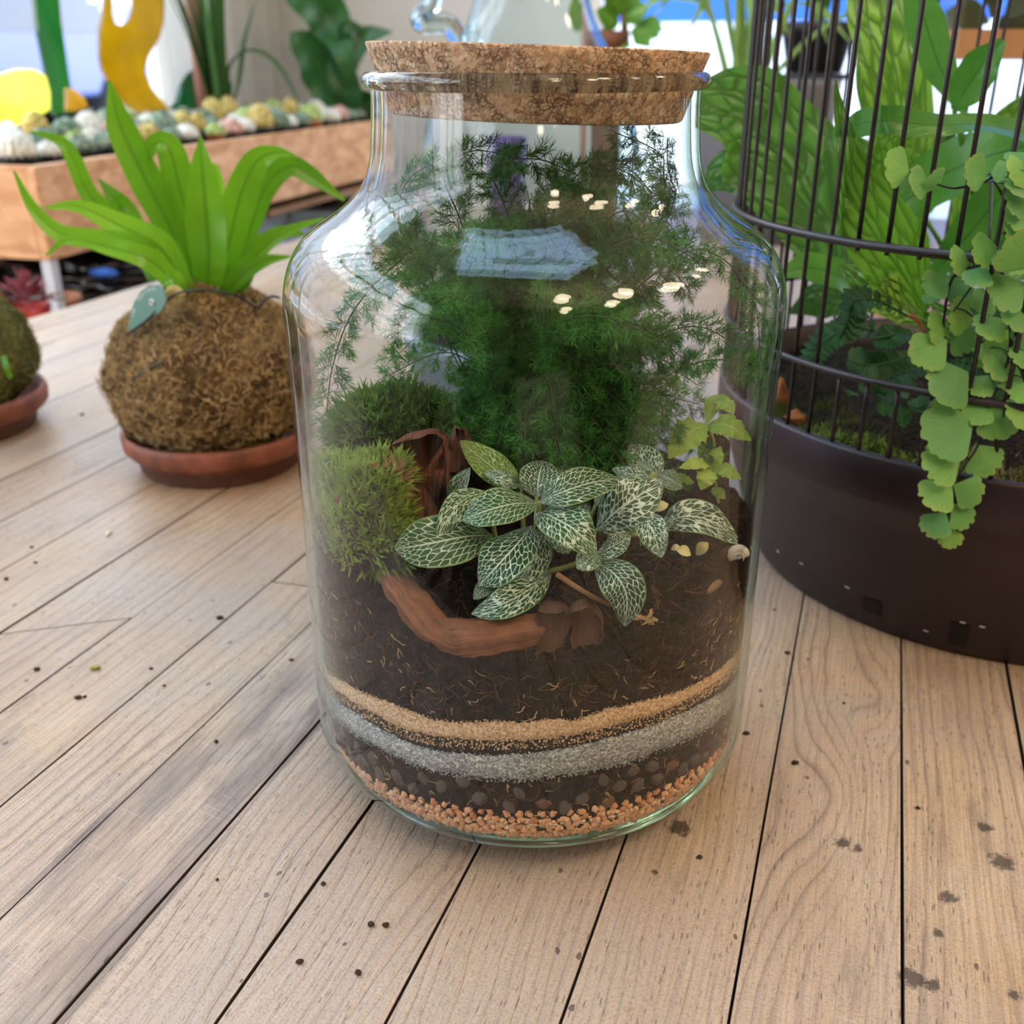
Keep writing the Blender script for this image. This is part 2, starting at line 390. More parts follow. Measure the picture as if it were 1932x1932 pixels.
# coloured glass ornaments standing in the window
def cglass(name, col, tr=0.55, rough=0.12):
    M = NT(name); nz = M.noise(M.obj(), 9.0, 3)
    c2 = tuple(min(1, c * 1.25) for c in col[:3]) + (1,); cc = M.ramp(nz, [(.35, col), (.65, c2)])
    tl = M.n('ShaderNodeBsdfTranslucent', {'Color': cc}); tp = M.n('ShaderNodeBsdfTransparent', {'Color': cc}); gl = M.n('ShaderNodeBsdfGlossy', {'Roughness': rough})
    a = M.n('ShaderNodeMixShader', {0: 1 - tr}); M.t.links.new(tp.outputs[0], a.inputs[1]); M.t.links.new(tl.outputs[0], a.inputs[2])
    b = M.n('ShaderNodeMixShader', {0: .06}); M.t.links.new(a.outputs[0], b.inputs[1]); M.t.links.new(gl.outputs[0], b.inputs[2]); M.t.links.new(b.outputs[0], M.out.inputs[0])
    return M.m
G_green = cglass('green_glass', (0.05, 0.20, 0.06, 1), .15); G_amber = cglass('amber_glass', (0.46, 0.33, 0.03, 1), .10)
G_yellow = cglass('yellow_glass', (0.98, 0.80, 0.16, 1), .22); G_emer = cglass('emerald_glass', (0.0, 0.24, 0.09, 1), .15)
def onwall(px, py, s):
    """point where the sight line through a pixel meets the upright plane at distance s from the window wall"""
    u = (px - 966) / FPX; v = (966 - py) / FPX
    d = np.array([u, CP + v * SP, -SP + v * CP]); o = RP(s, 0)
    return CAMP + d * (np.dot(o - CAMP, WN) / np.dot(d, WN))
def ornament(name, label, pix, s, m, th=.008, sc=1.0):
    b = MB(); b.poly([onwall(x * sc, y * sc, s) for x, y in pix], WN, th)
    return b.build(name, m, smooth=False, bevel=.002, **tagd(label, 'glass ornament'))
k = 1 / 4.83
ornament('glass_strip', 'tall green ribbed glass strip leaning in the window above the cacti', [(58, -60), (104, -60), (112, 40), (125, 130), (138, 212), (100, 218), (88, 150), (70, 60)], .07, G_green, .012)
ornament('glass_wave', 'curved amber glass panel with a round notch at its top', [(x * k, y * k) for x, y in [(960, -120), (930, 150), (900, 300), (900, 500), (930, 650), (985, 740), (1050, 820), (1130, 950), (1250, 1030), (1420, 1035), (1540, 1000), (1370, 800), (1310, 650), (1340, 520), (1440, 350), (1480, 200), (1490, -120), (1215, -120), (1200, 80), (1170, 180), (1110, 235), (1040, 215), (1010, 120), (1015, -120)]], .10, G_amber, .01)
ornament('glass_disc', 'rounded bright yellow glass piece at the left end of the cactus trough', [(x * k, y * k) for x, y in [(-160, 740), (0, 680), (150, 630), (300, 635), (400, 690), (440, 850), (440, 1000), (300, 1085), (100, 1150), (-160, 1190)]], .13, G_yellow, .012)
ornament('glass_disc', 'half-round amber glass piece peeking out behind the green strip', [(x * k, y * k) for x, y in [(600, 800), (680, 820), (760, 900), (790, 980), (700, 1010), (600, 1010)]], .12, G_amber, .01)
ornament('glass_dome', 'half-round emerald glass piece beside the spiky plant', [(x * k, y * k) for x, y in [(1540, 1000), (1600, 940), (1640, 800), (1700, 690), (1830, 580), (1960, 560), (2060, 640), (2100, 800), (2110, 1000)]], .10, G_emer, .012)
# wooden post and curtain in the corner
cp = onwall(368, 60, .14)
MB().tube([np.array([cp[0], cp[1], LZ0]), np.array([cp[0], cp[1], LZ1])], .017, 10).build('wooden_pole', M_pole, **tagd('slim pinkish wooden pole standing in front of the shop window', 'pole'))
cu = MB(); n = 60
for i in range(n + 1):
    a = i / n; d = RP(.05 + .022 * math.sin(a * 40) + .008 * math.sin(a * 17), 1.16 + a * .70)
    cu.v += [(d[0], d[1], -.2), (d[0], d[1], 2.0)]; cu.uv += [(a, 0), (a, 1)]
    if i: cu.f.append((2 * i - 2, 2 * i, 2 * i + 1, 2 * i - 1))
Mcur = NT('curtain_cloth'); Mcur.p(color=C(214, 212, 205), rough=0.9); Mcur.translucent(C(225, 222, 210), .35)
cu.build('curtain', Mcur.m, **tagd('pale gathered curtain hanging in the window corner behind the spiky plant', 'curtain'))

# ------------------------------------------------------------------ cactus trough under the window
def osbmat():
    M = NT('strand_board'); o = M.obj()
    a = M.mapv(o, (7, 7, 26), (0, 0, .26)); v = M.voro(a, 2.2, 'F1', 1.0, 'Color'); v2 = M.voro(M.mapv(o, (11, 11, 16), (.4, .2, .9)), 2.6, 'F1', 1.0, 'Color')
    f = M.math('ADD', M.math('MULTIPLY', M.sep(v)[0], .5), M.math('MULTIPLY', M.sep(v2)[1], .5))
    M.p(color=M.ramp(f, [(.15, C(196, 142, 98)), (.5, C(216, 164, 118)), (.85, C(232, 186, 140))]), rough=.6, spec=.3)
    return M.m
M_osb = osbmat()
A0 = np.array([-.7488, 1.25, .0])
s_f = float(np.dot(A0 - W0, WN)); t_f = float(np.dot(A0 - W0, WD))       # front corner of the trough in room coordinates
tr = thing('planter_trough', 'long strand-board planter trough full of cacti under the shop window', 'planter', RP(s_f - .2, t_f + .6, FLOOR_Z))
TZ0, TZ1, TL = .016, .160, 1.52
rbox(MB(), s_f - .018, s_f, t_f, t_f + TL, TZ0, TZ1).build('front_board', M_osb, tr, smooth=False, bevel=.002)
rbox(MB(), .02, s_f - .018, t_f, t_f + .018, TZ0, TZ1).build('end_board', M_osb, tr, smooth=False, bevel=.002)
rbox(MB(), .02, s_f - .018, t_f + TL - .018, t_f + TL, TZ0, TZ1).build('end_board', M_osb, tr, smooth=False, bevel=.002)
rbox(MB(), .02, .038, t_f + .018, t_f + TL - .018, TZ0, TZ1).build('back_board', M_osb, tr, smooth=False)
M_grit = plain('cactus_grit', C(120, 105, 92), .9, .35, 120.0, bump=.5)
rbox(MB(), .038, s_f - .018, t_f + .018, t_f + TL - .018, TZ0, TZ1 - .045).build('grit', M_grit, tr, smooth=False)
M_leg = plain('white_leg', C(205, 208, 215), .5, .06, 10)
for (s, t) in ((s_f - .012, t_f + .012), (s_f - .012, t_f + TL - .1), (.06, t_f + .03), (.06, t_f + TL - .1)):
    rbox(MB(), s - .009, s + .009, t - .009, t + .009, FLOOR_Z, TZ0).build('leg', M_leg, tr, smooth=False)
M_shelf = plain('shelf_wood', C(150, 112, 78), .7, .15, 9)
SHZ = -.10
rbox(MB(), .03, s_f + .05, t_f - .75, t_f + TL - .1, SHZ - .02, SHZ).build('lower_shelf', M_shelf, tr, smooth=False)
# cacti
M_terra = plain('terracotta', C(176, 92, 62), .75, .12, 30, bump=.1); M_bpot = plain('black_plastic_pot', C(38, 38, 40), .5, .1, 20)
def cactmat(name, c1, c2, sp):
    M = NT(name); u = M.sep(M.uv()); o = M.obj(); f = M.math('PINGPONG', M.math('MULTIPLY', u[0], 14.0), .5)
    sp_ = M.ramp(M.noise(o, 160, 4), [(.5, 0.0), (.58, 1.0)])
    col = M.mix(M.math('MULTIPLY', sp_, .8), M.ramp(f, [(0, c1), (.5, c2)]), sp); M.p(color=col, rough=.8); return M.m
CK = {'green': (cactmat('cactus_green', C(40, 70, 55), C(95, 130, 105), C(190, 195, 170)), 'small ribbed blue-green ball cactus in a black pot in the trough'),
      'white': (cactmat('cactus_white', C(170, 170, 150), C(225, 222, 205), C(250, 248, 240)), 'small woolly white cactus in a black pot in the sunlit trough'),
      'gold': (cactmat('cactus_gold', C(120, 105, 45), C(190, 165, 80), C(245, 225, 150)), 'golden-spined cactus column in a black pot in the trough'),
      'pink': (cactmat('cactus_pink', C(150, 95, 80), C(205, 160, 140), C(245, 215, 200)), 'pinkish spiny ball cactus in a black pot in the trough'),
      'lime': (cactmat('cactus_lime', C(85, 115, 40), C(150, 175, 70), C(225, 230, 170)), 'short lime-green cactus column in a terracotta pot in the trough')}
ORD = ['first', 'second', 'third', 'fourth', 'fifth', 'sixth', 'seventh', 'eighth', 'ninth', 'tenth', 'eleventh', 'twelfth']
CNT = {}
def seen_x(P):
    d = np.asarray(P) - CAMP; return 966 + FPX * d[0] / (d[1] * CP - d[2] * SP)
KN = {'green': 'ribbed blue-green ball cactus', 'white': 'woolly white cactus', 'gold': 'golden-spined cactus column', 'pink': 'pinkish spiny ball cactus', 'lime': 'short lime-green cactus'}
def cactus(P, kind, r, h, lab=None):
    m, lb = CK[kind]
    t = thing('cactus', lab or lb, 'cactus', P, 'cacti in the trough under the window')
    pm = M_terra if kind == 'lime' else M_bpot
    MB().lathe([(r * .6, 0), (r * .85, .052), (r * .95, .052), (r * .95, .062), (r * .8, .062), (r * .75, .055), (.001, .055)], 20, P).build('pot', pm, t)
    nr = 14
    def wob(rr, z, a): return rr * (1 + .07 * math.cos(a * nr))
    pr = [(max(.001, r * math.sin(math.pi * (.12 + .88 * q))) * (1.0), .05 + h * (1 - math.cos(math.pi * q)) / 2) for q in np.linspace(0, 1, 12)]
    MB().lathe(pr, 56, P, wob=wob).build('body', m, t)
    sp = MB()
    for q in range(60):
        a = RNG.uniform(0, 6.28); e = RNG.uniform(.25, .98); rr = r * math.sin(math.pi * (.12 + .88 * e)); z = .05 + h * (1 - math.cos(math.pi * e)) / 2
        b = P + np.array([rr * math.cos(a), rr * math.sin(a), z]); d = np.array([math.cos(a), math.sin(a), (e - .5) * 1.6]) * r * .35
        w = np.array([-math.sin(a), math.cos(a), 0]) * .0012; sp.add([b - w, b + w, b + d], [(0, 1, 2)])
    sp.build('spines', m, t, kind='stuff')
gz = TZ1 - .05
row = 0; kinds = ['white', 'green', 'gold', 'green', 'white', 'pink', 'lime', 'green', 'white', 'gold', 'green', 'pink']
ci = 0
for row, s in enumerate((s_f - .065, s_f - .155, s_f - .25)):
    for j in range(20):
        t = t_f + .05 + j * .074 + row * .03 + RNG.uniform(-.012, .012)
        if t > t_f + TL - .05: continue
        kd = kinds[(j * 5 + row * 3 + (j // 4)) % 12]
        if j < 4 and row < 2 and kd in ('gold', 'pink'): kd = 'white'
        r = RNG.uniform(.019, .031); h = r * (RNG.uniform(1.2, 1.7) if kd != 'gold' else 2.0)
        P_ = RP(s + RNG.uniform(-.01, .01), t, gz); h *= 1 + .15 * row
        if seen_x(P_) < -25: continue
        CNT[kd, row] = CNT.get((kd, row), 0) + 1
        cactus(P_, kd, r, h, "%s, %s of its kind from left in the trough's %s row" % (KN[kd], ORD[CNT[kd, row] - 1], ('front', 'middle', 'back')[row]))
# spiky plant and dark-leaved plant behind the trough
M_spk = leafmat('spiky_leaf', C(40, 78, 30), C(66, 108, 48), None, .45, .2, 8, .1)
pot_c = RP(.27, t_f + 1.07, gz)
sp = thing('spiky_plant', 'tall dark green spiky plant with narrow upright blades in the window corner', 'plant', pot_c)
MB().lathe([(.045, 0), (.055, .07), (.05, .07), (.048, .06), (.001, .06)], 24, pot_c).build('pot', M_bpot, sp)
for i in range(26):
    a = RNG.uniform(0, 6.28); lean = RNG.uniform(.02, .15); h = RNG.uniform(.3, .62)
    d = np.array([math.cos(a), math.sin(a), 0]); b = pot_c + np.array([0, 0, .055]) + d * .012
    V, F, UV = leafgeo([b, b + d * lean * .35 + np.array([0, 0, h * .5]), b + d * lean + np.array([0, 0, h])], [.008, .009, .006, .001], np.cross(d, [0, 0, 1.]) * .4 + d, 2, .3, nu=8)
    MB().add(V, F, UV).build('blade', M_spk, sp)
Yp = float(pot_c[1])
for pts, w in (([(428, 200), (430, 140), (450, 105), (485, 98), (520, 120), (552, 170), (566, 210)], [5, 7, 10, 11, 8, 5, 1]), ([(440, 200), (452, 150), (462, 80), (480, 10)], [4, 6, 5, 1])):
    P = [at(x, y, Yp) for x, y in pts]; sc_ = pxscale(P[0])
    V, F, UV = leafgeo(P, np.array(w) * sc_, np.array([0.1, -.3, 1.0]), 4, .25, nu=16); MB().add(V, F, UV).build('blade', M_spk, sp)
M_dark = leafmat('dark_broad_leaf', C(22, 62, 26), C(44, 98, 42), C(70, 120, 66), .35, .15, 12, .35)
dp_c = RP(.40, t_f + 1.45, gz)
dp = thing('broad_leaf_plant', 'dark green broad-leaved plant at the far end of the cactus trough', 'plant', dp_c)
MB().lathe([(.045, 0), (.055, .06), (.05, .06), (.048, .05), (.001, .05)], 24, dp_c).build('pot', M_bpot, dp)
for pts, w in (([(640, 225), (628, 180), (600, 120), (565, 78), (548, 62)], [6, 38, 46, 26, 2]), ([(660, 215), (650, 110), (620, 40), (570, -15), (510, -45)], [4, 16, 44, 40, 2]),
               ([(650, 225), (655, 180), (640, 130), (625, 100)], [6, 30, 26, 2]), ([(655, 225), (690, 200), (715, 185)], [6, 36, 4]), ([(645, 230), (612, 205), (585, 195)], [6, 24, 3]),
               ([(660, 215), (668, 130), (690, 72), (740, 60)], [2, 6, 22, 2]), ([(655, 200), (645, 90), (655, 50), (700, 66)], [2, 5, 14, 2]), ([(650, 230), (670, 215), (700, 228), (735, 240)], [6, 24, 22, 2])):
    P = [at(x, y, float(dp_c[1]) - .03 + .03 * math.sin(i * 2.1 + x)) for i, (x, y) in enumerate(pts)]; sc_ = pxscale(P[0])
    V, F, UV = leafgeo(P, np.array(w) * sc_, tocam(P[0], .3), 6, .2, .08, 2, nu=14); MB().add(V, F, UV).build('leaf', M_dark, dp)
for t in np.linspace(-1, 1, 7): pass
# things on the lower shelf
rp = at(60, 600, 1.12); rp[2] = SHZ
po = thing('potted_houseplant', 'small plant with dusky pink leaves in a red plastic pot on the lower shelf', 'plant', rp)
M_red = plain('red_plastic', C(176, 48, 32), .45, .06, 20)
ph = at(60, 575, 1.12)[2] - SHZ
MB().lathe([(.022, 0), (.030, ph), (.027, ph), (.026, ph - .010), (.001, ph - .010)], 28, rp).build('pot', M_red, po)
M_pink = leafmat('dusky_pink_leaf', C(95, 45, 50), C(170, 90, 95), C(200, 130, 130), .5, .2, 8, .4)
for i in range(60):
    a = RNG.uniform(0, 6.28); e = RNG.uniform(.1, 1.4); d = np.array([math.cos(a) * math.cos(e), math.sin(a) * math.cos(e), math.sin(e)])
    b = rp + np.array([0, 0, ph]) + d * RNG.uniform(.012, .040)
    V, F, UV = leafgeo([b, b + d * .012, b + d * .024 + np.array([0, 0, -.003])], [.002, .009, .001], np.array([0, 0, 1.]) + d * .2, 4, .2, nu=5)
    MB().add(V, F, UV).build('leaf', M_pink, po)
tp = at(5, 622, 1.12); tp[2] = SHZ
tpo = thing('flower_pot', 'pale terracotta flower pot on the lower shelf left of the red pot', 'pot', tp)
MB().lathe([(.028, 0), (.034, .045), (.038, .045), (.038, .06), (.033, .06), (.031, .05), (.001, .05)], 28, tp).build('pot_wall', plain('pale_terracotta', C(190, 120, 88), .8, .1, 20), tpo)
MB().lathe([(.031, .051), (.02, .054), (.001, .056)], 20, tp).build('compost', M_grit, tpo)
tq = at(118, 560, 1.30); tq[2] = SHZ
tqo = thing('flower_pot', 'pale terracotta flower pot beside the white shelf leg', 'pot', tq)
MB().lathe([(.022, 0), (.027, .04), (.030, .04), (.030, .052), (.026, .052), (.025, .044), (.001, .044)], 28, tq).build('pot_wall', plain('pale_terracotta_pot', C(196, 140, 112), .8, .1, 20), tqo)
MB().lathe([(.025, .045), (.015, .047), (.001, .048)], 20, tq).build('compost', M_grit, tqo)
# black bag
bc = at(190, 535, 1.50); bc[2] = SHZ
def blob(mb, c, r, nlat=28, nlon=40, amp=.12, fr=3.0, seed=0., sharp=1.0):
    V = []; F = []
    for i in range(nlat + 1):
        th = math.pi * i / nlat
        for j in range(nlon):
            ph = 2 * math.pi * j / nlon; d = np.array([math.sin(th) * math.cos(ph), math.sin(th) * math.sin(ph), math.cos(th)])
            k = 1 + amp * fbm(d[0] * fr + seed, d[1] * fr, d[2] * fr + seed * .7)
            V.append(np.asarray(c) + d * np.asarray(r) * k)
    for i in range(nlat):
        for j in range(nlon):
            j2 = (j + 1) % nlon; F.append((i * nlon + j, (i + 1) * nlon + j, (i + 1) * nlon + j2, i * nlon + j2))
    return mb.add(V, F)
M_bag = plain('black_bag_plastic', C(18, 18, 24), .22, .2, 20, spec=.7)
b = blob(MB(), bc + np.array([0, 0, .044]), (.19, .13, .045), amp=.5, fr=3.5, seed=3.1); b.build('bin_bag', M_bag, smooth=True, **tagd('crumpled glossy black plastic bag on the lower shelf', 'bag'))
M_bl = plain('blue_film', C(60, 120, 220), .3, .1, 10)  # blue glint on the bag, put in as a small coloured blob
b = blob(MB(), at(195, 515, 1.32), (.022, .009, .007), amp=.4, seed=1.); b.build('blue_glint', M_bl, **tagd('bright blue glint of the black bag, added as a small solid piece', 'highlight'))
# crates and boards further along the shelf
def crate(name, lab, cat, px, py, Y, sx, sy, sz, col):
    c = at(px, py, Y); t = thing(name, lab, cat, np.array([c[0], c[1], SHZ]))
    m = plain(name + '_mat', col, .6, .12, 12); z0 = SHZ; cc = np.array([c[0], c[1], 0])
    MB().box(cc + [0, 0, z0 + .004], (sx, sy, .008), RROT).build('bottom', m, t, smooth=False)
    for d, ax in ((WN, 0), (-WN, 0), (WD, 1), (-WD, 1)):
        o = d * (sx if ax == 0 else sy) / 2
        MB().box(cc + o + np.array([0, 0, z0 + sz / 2]), ((.008, sy, sz) if ax == 0 else (sx, .008, sz)), RROT).build('side', m, t, smooth=False, bevel=.001)
crate('storage_crate', 'grey plastic crate on the lower shelf behind the bird fern', 'crate', 565, 405, 1.95, .18, .24, .085, C(120, 130, 132))
crate('storage_crate', 'lilac-grey plastic crate on the lower shelf left of the grey one', 'crate', 515, 395, 1.72, .16, .16, .085, C(150, 155, 180))
crate('storage_crate', 'dark plastic crate at the far end of the lower shelf', 'crate', 630, 400, 2.25, .18, .22, .085, C(60, 62, 60))
rbox(MB(), s_f - .25, s_f + .0, t_f + .75, t_f + TL, SHZ + .087, SHZ + .099).build('shelf_board', M_shelf, smooth=False, **tagd('loose wooden board lying across the crates under the trough', 'board'))
# ------------------------------------------------------------------ the plank table
PA = math.radians(71.0)
PD = np.array([math.cos(PA), math.sin(PA), 0]); PN = np.array([PD[1], -PD[0], 0])
PROT = np.stack([PD, PN, np.array([0, 0, 1.0])], axis=1)
def TP(u, n, z=0.0): return PD * u + PN * n + np.array([0, 0, z])
def plankmat():
    M = NT('worn_plank_wood'); oi = M.n('ShaderNodeObjectInfo'); rnd = oi.outputs['Random']
    pos = M.pos(); r = M.n('ShaderNodeVectorRotate', {'Vector': pos, 'Angle': -PA}, rotation_type='Z_AXIS').outputs[0]
    sh = M.n('ShaderNodeVectorMath', {0: r, 1: M.comb(M.math('MULTIPLY', rnd, 37.0), M.math('MULTIPLY', rnd, 3.1), 0.0)}, operation='ADD').outputs[0]
    s = M.sep(sh)
    # growth rings bending round knots: the across-coordinate is pushed away from scattered knot centres
    low = M.noise(M.mapv(sh, (3.2, 9.0, 1)), 1.0, 2, .5); low2 = M.noise(M.mapv(sh, (11.0, 20.0, 1)), 1.0, 3, .5)
    kv = M.mapv(sh, (3.3, 8.0, 1)); kd = M.voro(kv, 1.0, 'F1', .9)
    kn = M.math('POWER', M.math('SUBTRACT', 1.0, kd, True), 5.0)
    ac = M.math('ADD', s[1], M.math('ADD', M.math('MULTIPLY', low, .050), M.math('ADD', M.math('MULTIPLY', low2, .010), M.math('MULTIPLY', kn, .045))))
    freq = M.math('ADD', 150.0, M.math('MULTIPLY', M.math('SUBTRACT', rnd, .5), 130.0))
    ph = M.math('FRACT', M.math('MULTIPLY', ac, freq))
    wn_ = M.n('ShaderNodeTexWhiteNoise', noise_dimensions='1D'); M.set(wn_.inputs['W'], M.math('FLOOR', M.math('MULTIPLY', ac, freq)))
    ring = M.ramp(ph, [(0.0, 1.0), (.07, .30), (.30, .0), (.70, .08), (.90, .55), (1.0, 1.0)])
    fib = M.noise(M.mapv(sh, (20, 900, 1)), 1.0, 4, .6); fib2 = M.noise(M.mapv(sh, (45, 1500, 1)), 1.0, 3, .6)
    blotch = M.noise(M.mapv(pos, (5, 5, 5)), 1.0, 5, .6); blotch2 = M.noise(M.mapv(sh, (9, 26, 1)), 1.0, 5, .62)
    tone = M.math('ADD', M.math('MULTIPLY', rnd, .16), M.math('ADD', M.math('MULTIPLY', blotch, .42), M.math('MULTIPLY', blotch2, .42)))
    base = M.ramp(tone, [(.18, C(134, 105, 78)), (.34, C(174, 142, 109)), (.50, C(203, 172, 137)), (.72, C(224, 200, 172))])
    ring = M.math('MULTIPLY', ring, M.math('ADD', .25, M.math('MULTIPLY', wn_.outputs['Value'], .85)))
    ringmask = M.math('MULTIPLY', ring, M.ramp(M.noise(M.mapv(sh, (6, 17, 1), loc=(3, 1, 0)), 1.0, 3, .5), [(.30, .10), (.55, .95)]))
    col = M.mix(M.math('MULTIPLY', ringmask, .85), base, C(112, 84, 66), 'MIX')
    col = M.mix(M.math('MULTIPLY', M.ramp(fib, [(.42, 0.0), (.66, 1.0)]), .42), col, C(106, 82, 66))
    col = M.mix(M.math('MULTIPLY', M.ramp(fib2, [(.5, 0.0), (.72, 1.0)]), .16), col, C(218, 205, 190))
    # greyed, weathered and soiled patches
    gr = M.ramp(M.noise(M.mapv(pos, (3.1, 3.1, 3.1), loc=(1.7, .3, 0)), 1.0, 6, .62), [(.40, 0.0), (.60, 1.0)])
    col = M.mix(M.math('MULTIPLY', gr, .60), col, C(172, 162, 154))
    so = M.ramp(M.noise(M.mapv(sh, (7.5, 30, 1), loc=(5, 2, 0)), 1.0, 6, .68), [(.58, 0.0), (.74, 1.0)])
    col = M.mix(M.math('MULTIPLY', so, .62), col, C(84, 70, 64))
    # one dark weathered plank on the left
    sp = M.sep(r); dkm = M.math('MULTIPLY', M.math('LESS_THAN', M.math('ABSOLUTE', M.math('SUBTRACT', sp[1], .134)), .0305), M.ramp(M.noise(M.mapv(r, (9, 34, 1)), 1.0, 4, .6), [(.40, 0.0), (.6, 1.0)]))
    dkm = M.math('MULTIPLY', dkm, M.ramp(sp[0], [(0.0, 1.0), (.10, 0.0)]))
    col = M.mix(M.math('MULTIPLY', dkm, .62), col, C(92, 80, 76))
    # small dark specks, pin holes
    vd = M.voro(M.mapv(sh, (1, 1.6, 1)), 75.0, 'F1', 1.0); pick = M.sep(M.voro(M.mapv(sh, (1, 1.6, 1)), 75.0, 'F1', 1.0, 'Color'))[0]
    sk = M.math('MULTIPLY', M.math('LESS_THAN', vd, M.math('MULTIPLY', M.noise(pos, 400, 2), .26)), M.math('GREATER_THAN', pick, .86))
    col = M.mix(M.math('MULTIPLY', sk, .75), col, C(62, 48, 42))
    # knots
    kc = M.math('LESS_THAN', kd, .055); col = M.mix(M.math('MULTIPLY', kc, .55), col, C(92, 60, 44))
    # open pores and scratches
    pv = M.voro(M.mapv(sh, (85, 620, 1)), 1.0, 'F1', 1.0); pores = M.math('MULTIPLY', M.ramp(pv, [(.10, 1.0), (.22, 0.0)]), M.ramp(M.noise(M.mapv(sh, (12, 40, 1)), 1.0, 3), [(.36, 0.0), (.52, 1.0)]))
    col = M.mix(M.math('MULTIPLY', pores, .8), col, C(92, 70, 56))
    scr = M.ramp(M.noise(M.mapv(M.n('ShaderNodeVectorRotate', {'Vector': pos, 'Angle': .5}, rotation_type='Z_AXIS').outputs[0], (25, 900, 1)), 1.0, 2, .5), [(.66, 0.0), (.72, 1.0)])
    col = M.mix(M.math('MULTIPLY', scr, .22), col, C(226, 214, 200))
    gra = M.noise(pos, 1300, 2); col = M.mix(M.math('MULTIPLY', M.ramp(gra, [(.48, 0.0), (.72, 1.0)]), .42), col, C(100, 80, 66))
    # ink-like stains at fixed places
    for (px, py, rad) in ((1790, 1692, .0042), (1722, 1845, .0058), (1762, 1860, .0035), (1890, 1625, .006), (1915, 1878, .003), (1590, 1590, .004), (1620, 1600, .003), (1282, 1560, .006), (1770, 1760, .0025), (1235, 1645, .0018), (1080, 1200, .003), (1860, 1560, .004)):
        q = onz(px, py); dd = M.n('ShaderNodeVectorMath', {0: pos, 1: tuple(q)}, operation='DISTANCE').outputs['Value']
        e = M.math('ADD', dd, M.math('MULTIPLY', M.math('SUBTRACT', M.noise(pos, 260, 5, .7), .5), rad * 2.6))
        st = M.ramp(M.math('DIVIDE', e, rad), [(.55, .82), (1.05, 0.0)]); col = M.mix(st, col, C(58, 47, 42))
    M.p(color=col, spec=.5); M.set(M.b.inputs['Roughness'], M.ramp(blotch, [(.3, .32), (.7, .50)]))
    hgt = M.math('ADD', M.math('MULTIPLY', fib, .6), M.math('ADD', M.math('MULTIPLY', ring, -.55), M.math('MULTIPLY', M.noise(pos, 900, 3), .35)))
    M.bump(hgt, .6, .0012); return M.m
M_plank = plankmat(); M_joint_shade = plain('joint_shade', C(52, 38, 31), .9, .3, 60)
table = thing('plank_table', 'large worn wooden plank table everything stands on', 'table', TP(.7, -.2, -.77))
edges = [-.905, -.849, -.792, -.735, -.678, -.622, -.566, -.51, -.4485, -.3885, -.3275, -.2658, -.2109, -.1607, -.1068, -.0535, .0026, .0605, .1159, .1736, .229, .287, .344, .401, .459, .516, .573, .63, .688, .745]
U0, U1 = -.31, 2.05; PT = .030
def plank(n0, n1, u0, u1, sk0=0.0, sk1=0.0, dz=0.0):
    """board between two joints; sk shifts one corner so that an end can be cut at a slant"""
    g = .0004 + RNG.uniform(-.0002, .0006); b = .0004
    a, c = n0 + g / 2, n1 - g / 2; V = []; F = []; K = 22
    U = np.linspace(0, 1, K)
    wob = [.0004 * fbm(x * 9, n0 * 50, 0) for x in U], [.0004 * fbm(x * 9, n1 * 50, 3) for x in U]
    sec = lambda i: [(a + wob[0][i], -PT), (a + wob[0][i], -b), (a + wob[0][i] + b * .8, 0), (c + wob[1][i] - b * .8, 0), (c + wob[1][i], -b), (c + wob[1][i], -PT)]
    for i, x in enumerate(U):
        for (nn, z) in sec(i):
            f = (nn - a) / (c - a); s0 = u0 + sk0 * f; s1 = u1 + sk1 * f
            V.append(TP(s0 + (s1 - s0) * x, nn, z + dz))
    for i in range(K - 1):
        for j in range(6):
            j2 = (j + 1) % 6; F.append((i * 6 + j, i * 6 + j2, (i + 1) * 6 + j2, (i + 1) * 6 + j))
    F.append(tuple(range(6))); F.append(tuple((K - 1) * 6 + j for j in range(5, -1, -1)))
    pl = mkobj('plank', V, F, M_plank, table, smooth=False); pl.data.materials.append(M_joint_shade)  # sides and bevels painted dark, as the shade in the gaps
    pl.data.polygons.foreach_set('material_index', [0 if (k < (K - 1) * 6 and k % 6 == 2) else 1 for k in range(len(F))])
for i in range(len(edges) - 1):
    n0, n1 = edges[i], edges[i + 1]; dz = RNG.uniform(-.0005, .0)
    if abs(n1 + .1607) < .001:      # butt joint left of the jar
        pass
    if abs(n0 + .2109) < .001: plank(n0, n1, U0, .108, 0, .004, dz); plank(n0, n1, .1095, U1, .004, 0, dz - .0003)
    elif abs(n0 + .3275) < .001: plank(n0, n1, U0, -.0035, 0, .042, dz); plank(n0, n1, -.0015, U1, .042, 0, dz - .0004)
    elif i in (22, 26, 2, 5): um = RNG.uniform(.5, 1.2); plank(n0, n1, U0, um, 0, 0, dz); plank(n0, n1, um + .001, U1, 0, 0, dz)
    else: plank(n0, n1, U0, U1, 0, 0, dz)
M_tedge = plain('table_frame_wood', C(150, 112, 82), .7, .2, 14)
def tbox(mb, u0, u1, n0, n1, z0, z1): return mb.box(TP((u0 + u1) / 2, (n0 + n1) / 2, (z0 + z1) / 2), (u1 - u0, n1 - n0, z1 - z0), PROT)
for n0 in (-.86, .70): tbox(MB(), U0 + .05, U1 - .05, n0 - .02, n0 + .02, -.13, -PT - .001).build('apron', M_tedge, table, smooth=False)
for u0 in (U0 + .08, U1 - .08): tbox(MB(), u0 - .02, u0 + .02, -.84, .68, -.13, -PT - .001).build('apron', M_tedge, table, smooth=False)
for u0 in (U0 + .13, U1 - .13):
    for n0 in (-.80, .64): tbox(MB(), u0 - .035, u0 + .035, n0 - .035, n0 + .035, FLOOR_Z, -PT - .001).build('leg', M_tedge, table, smooth=False)
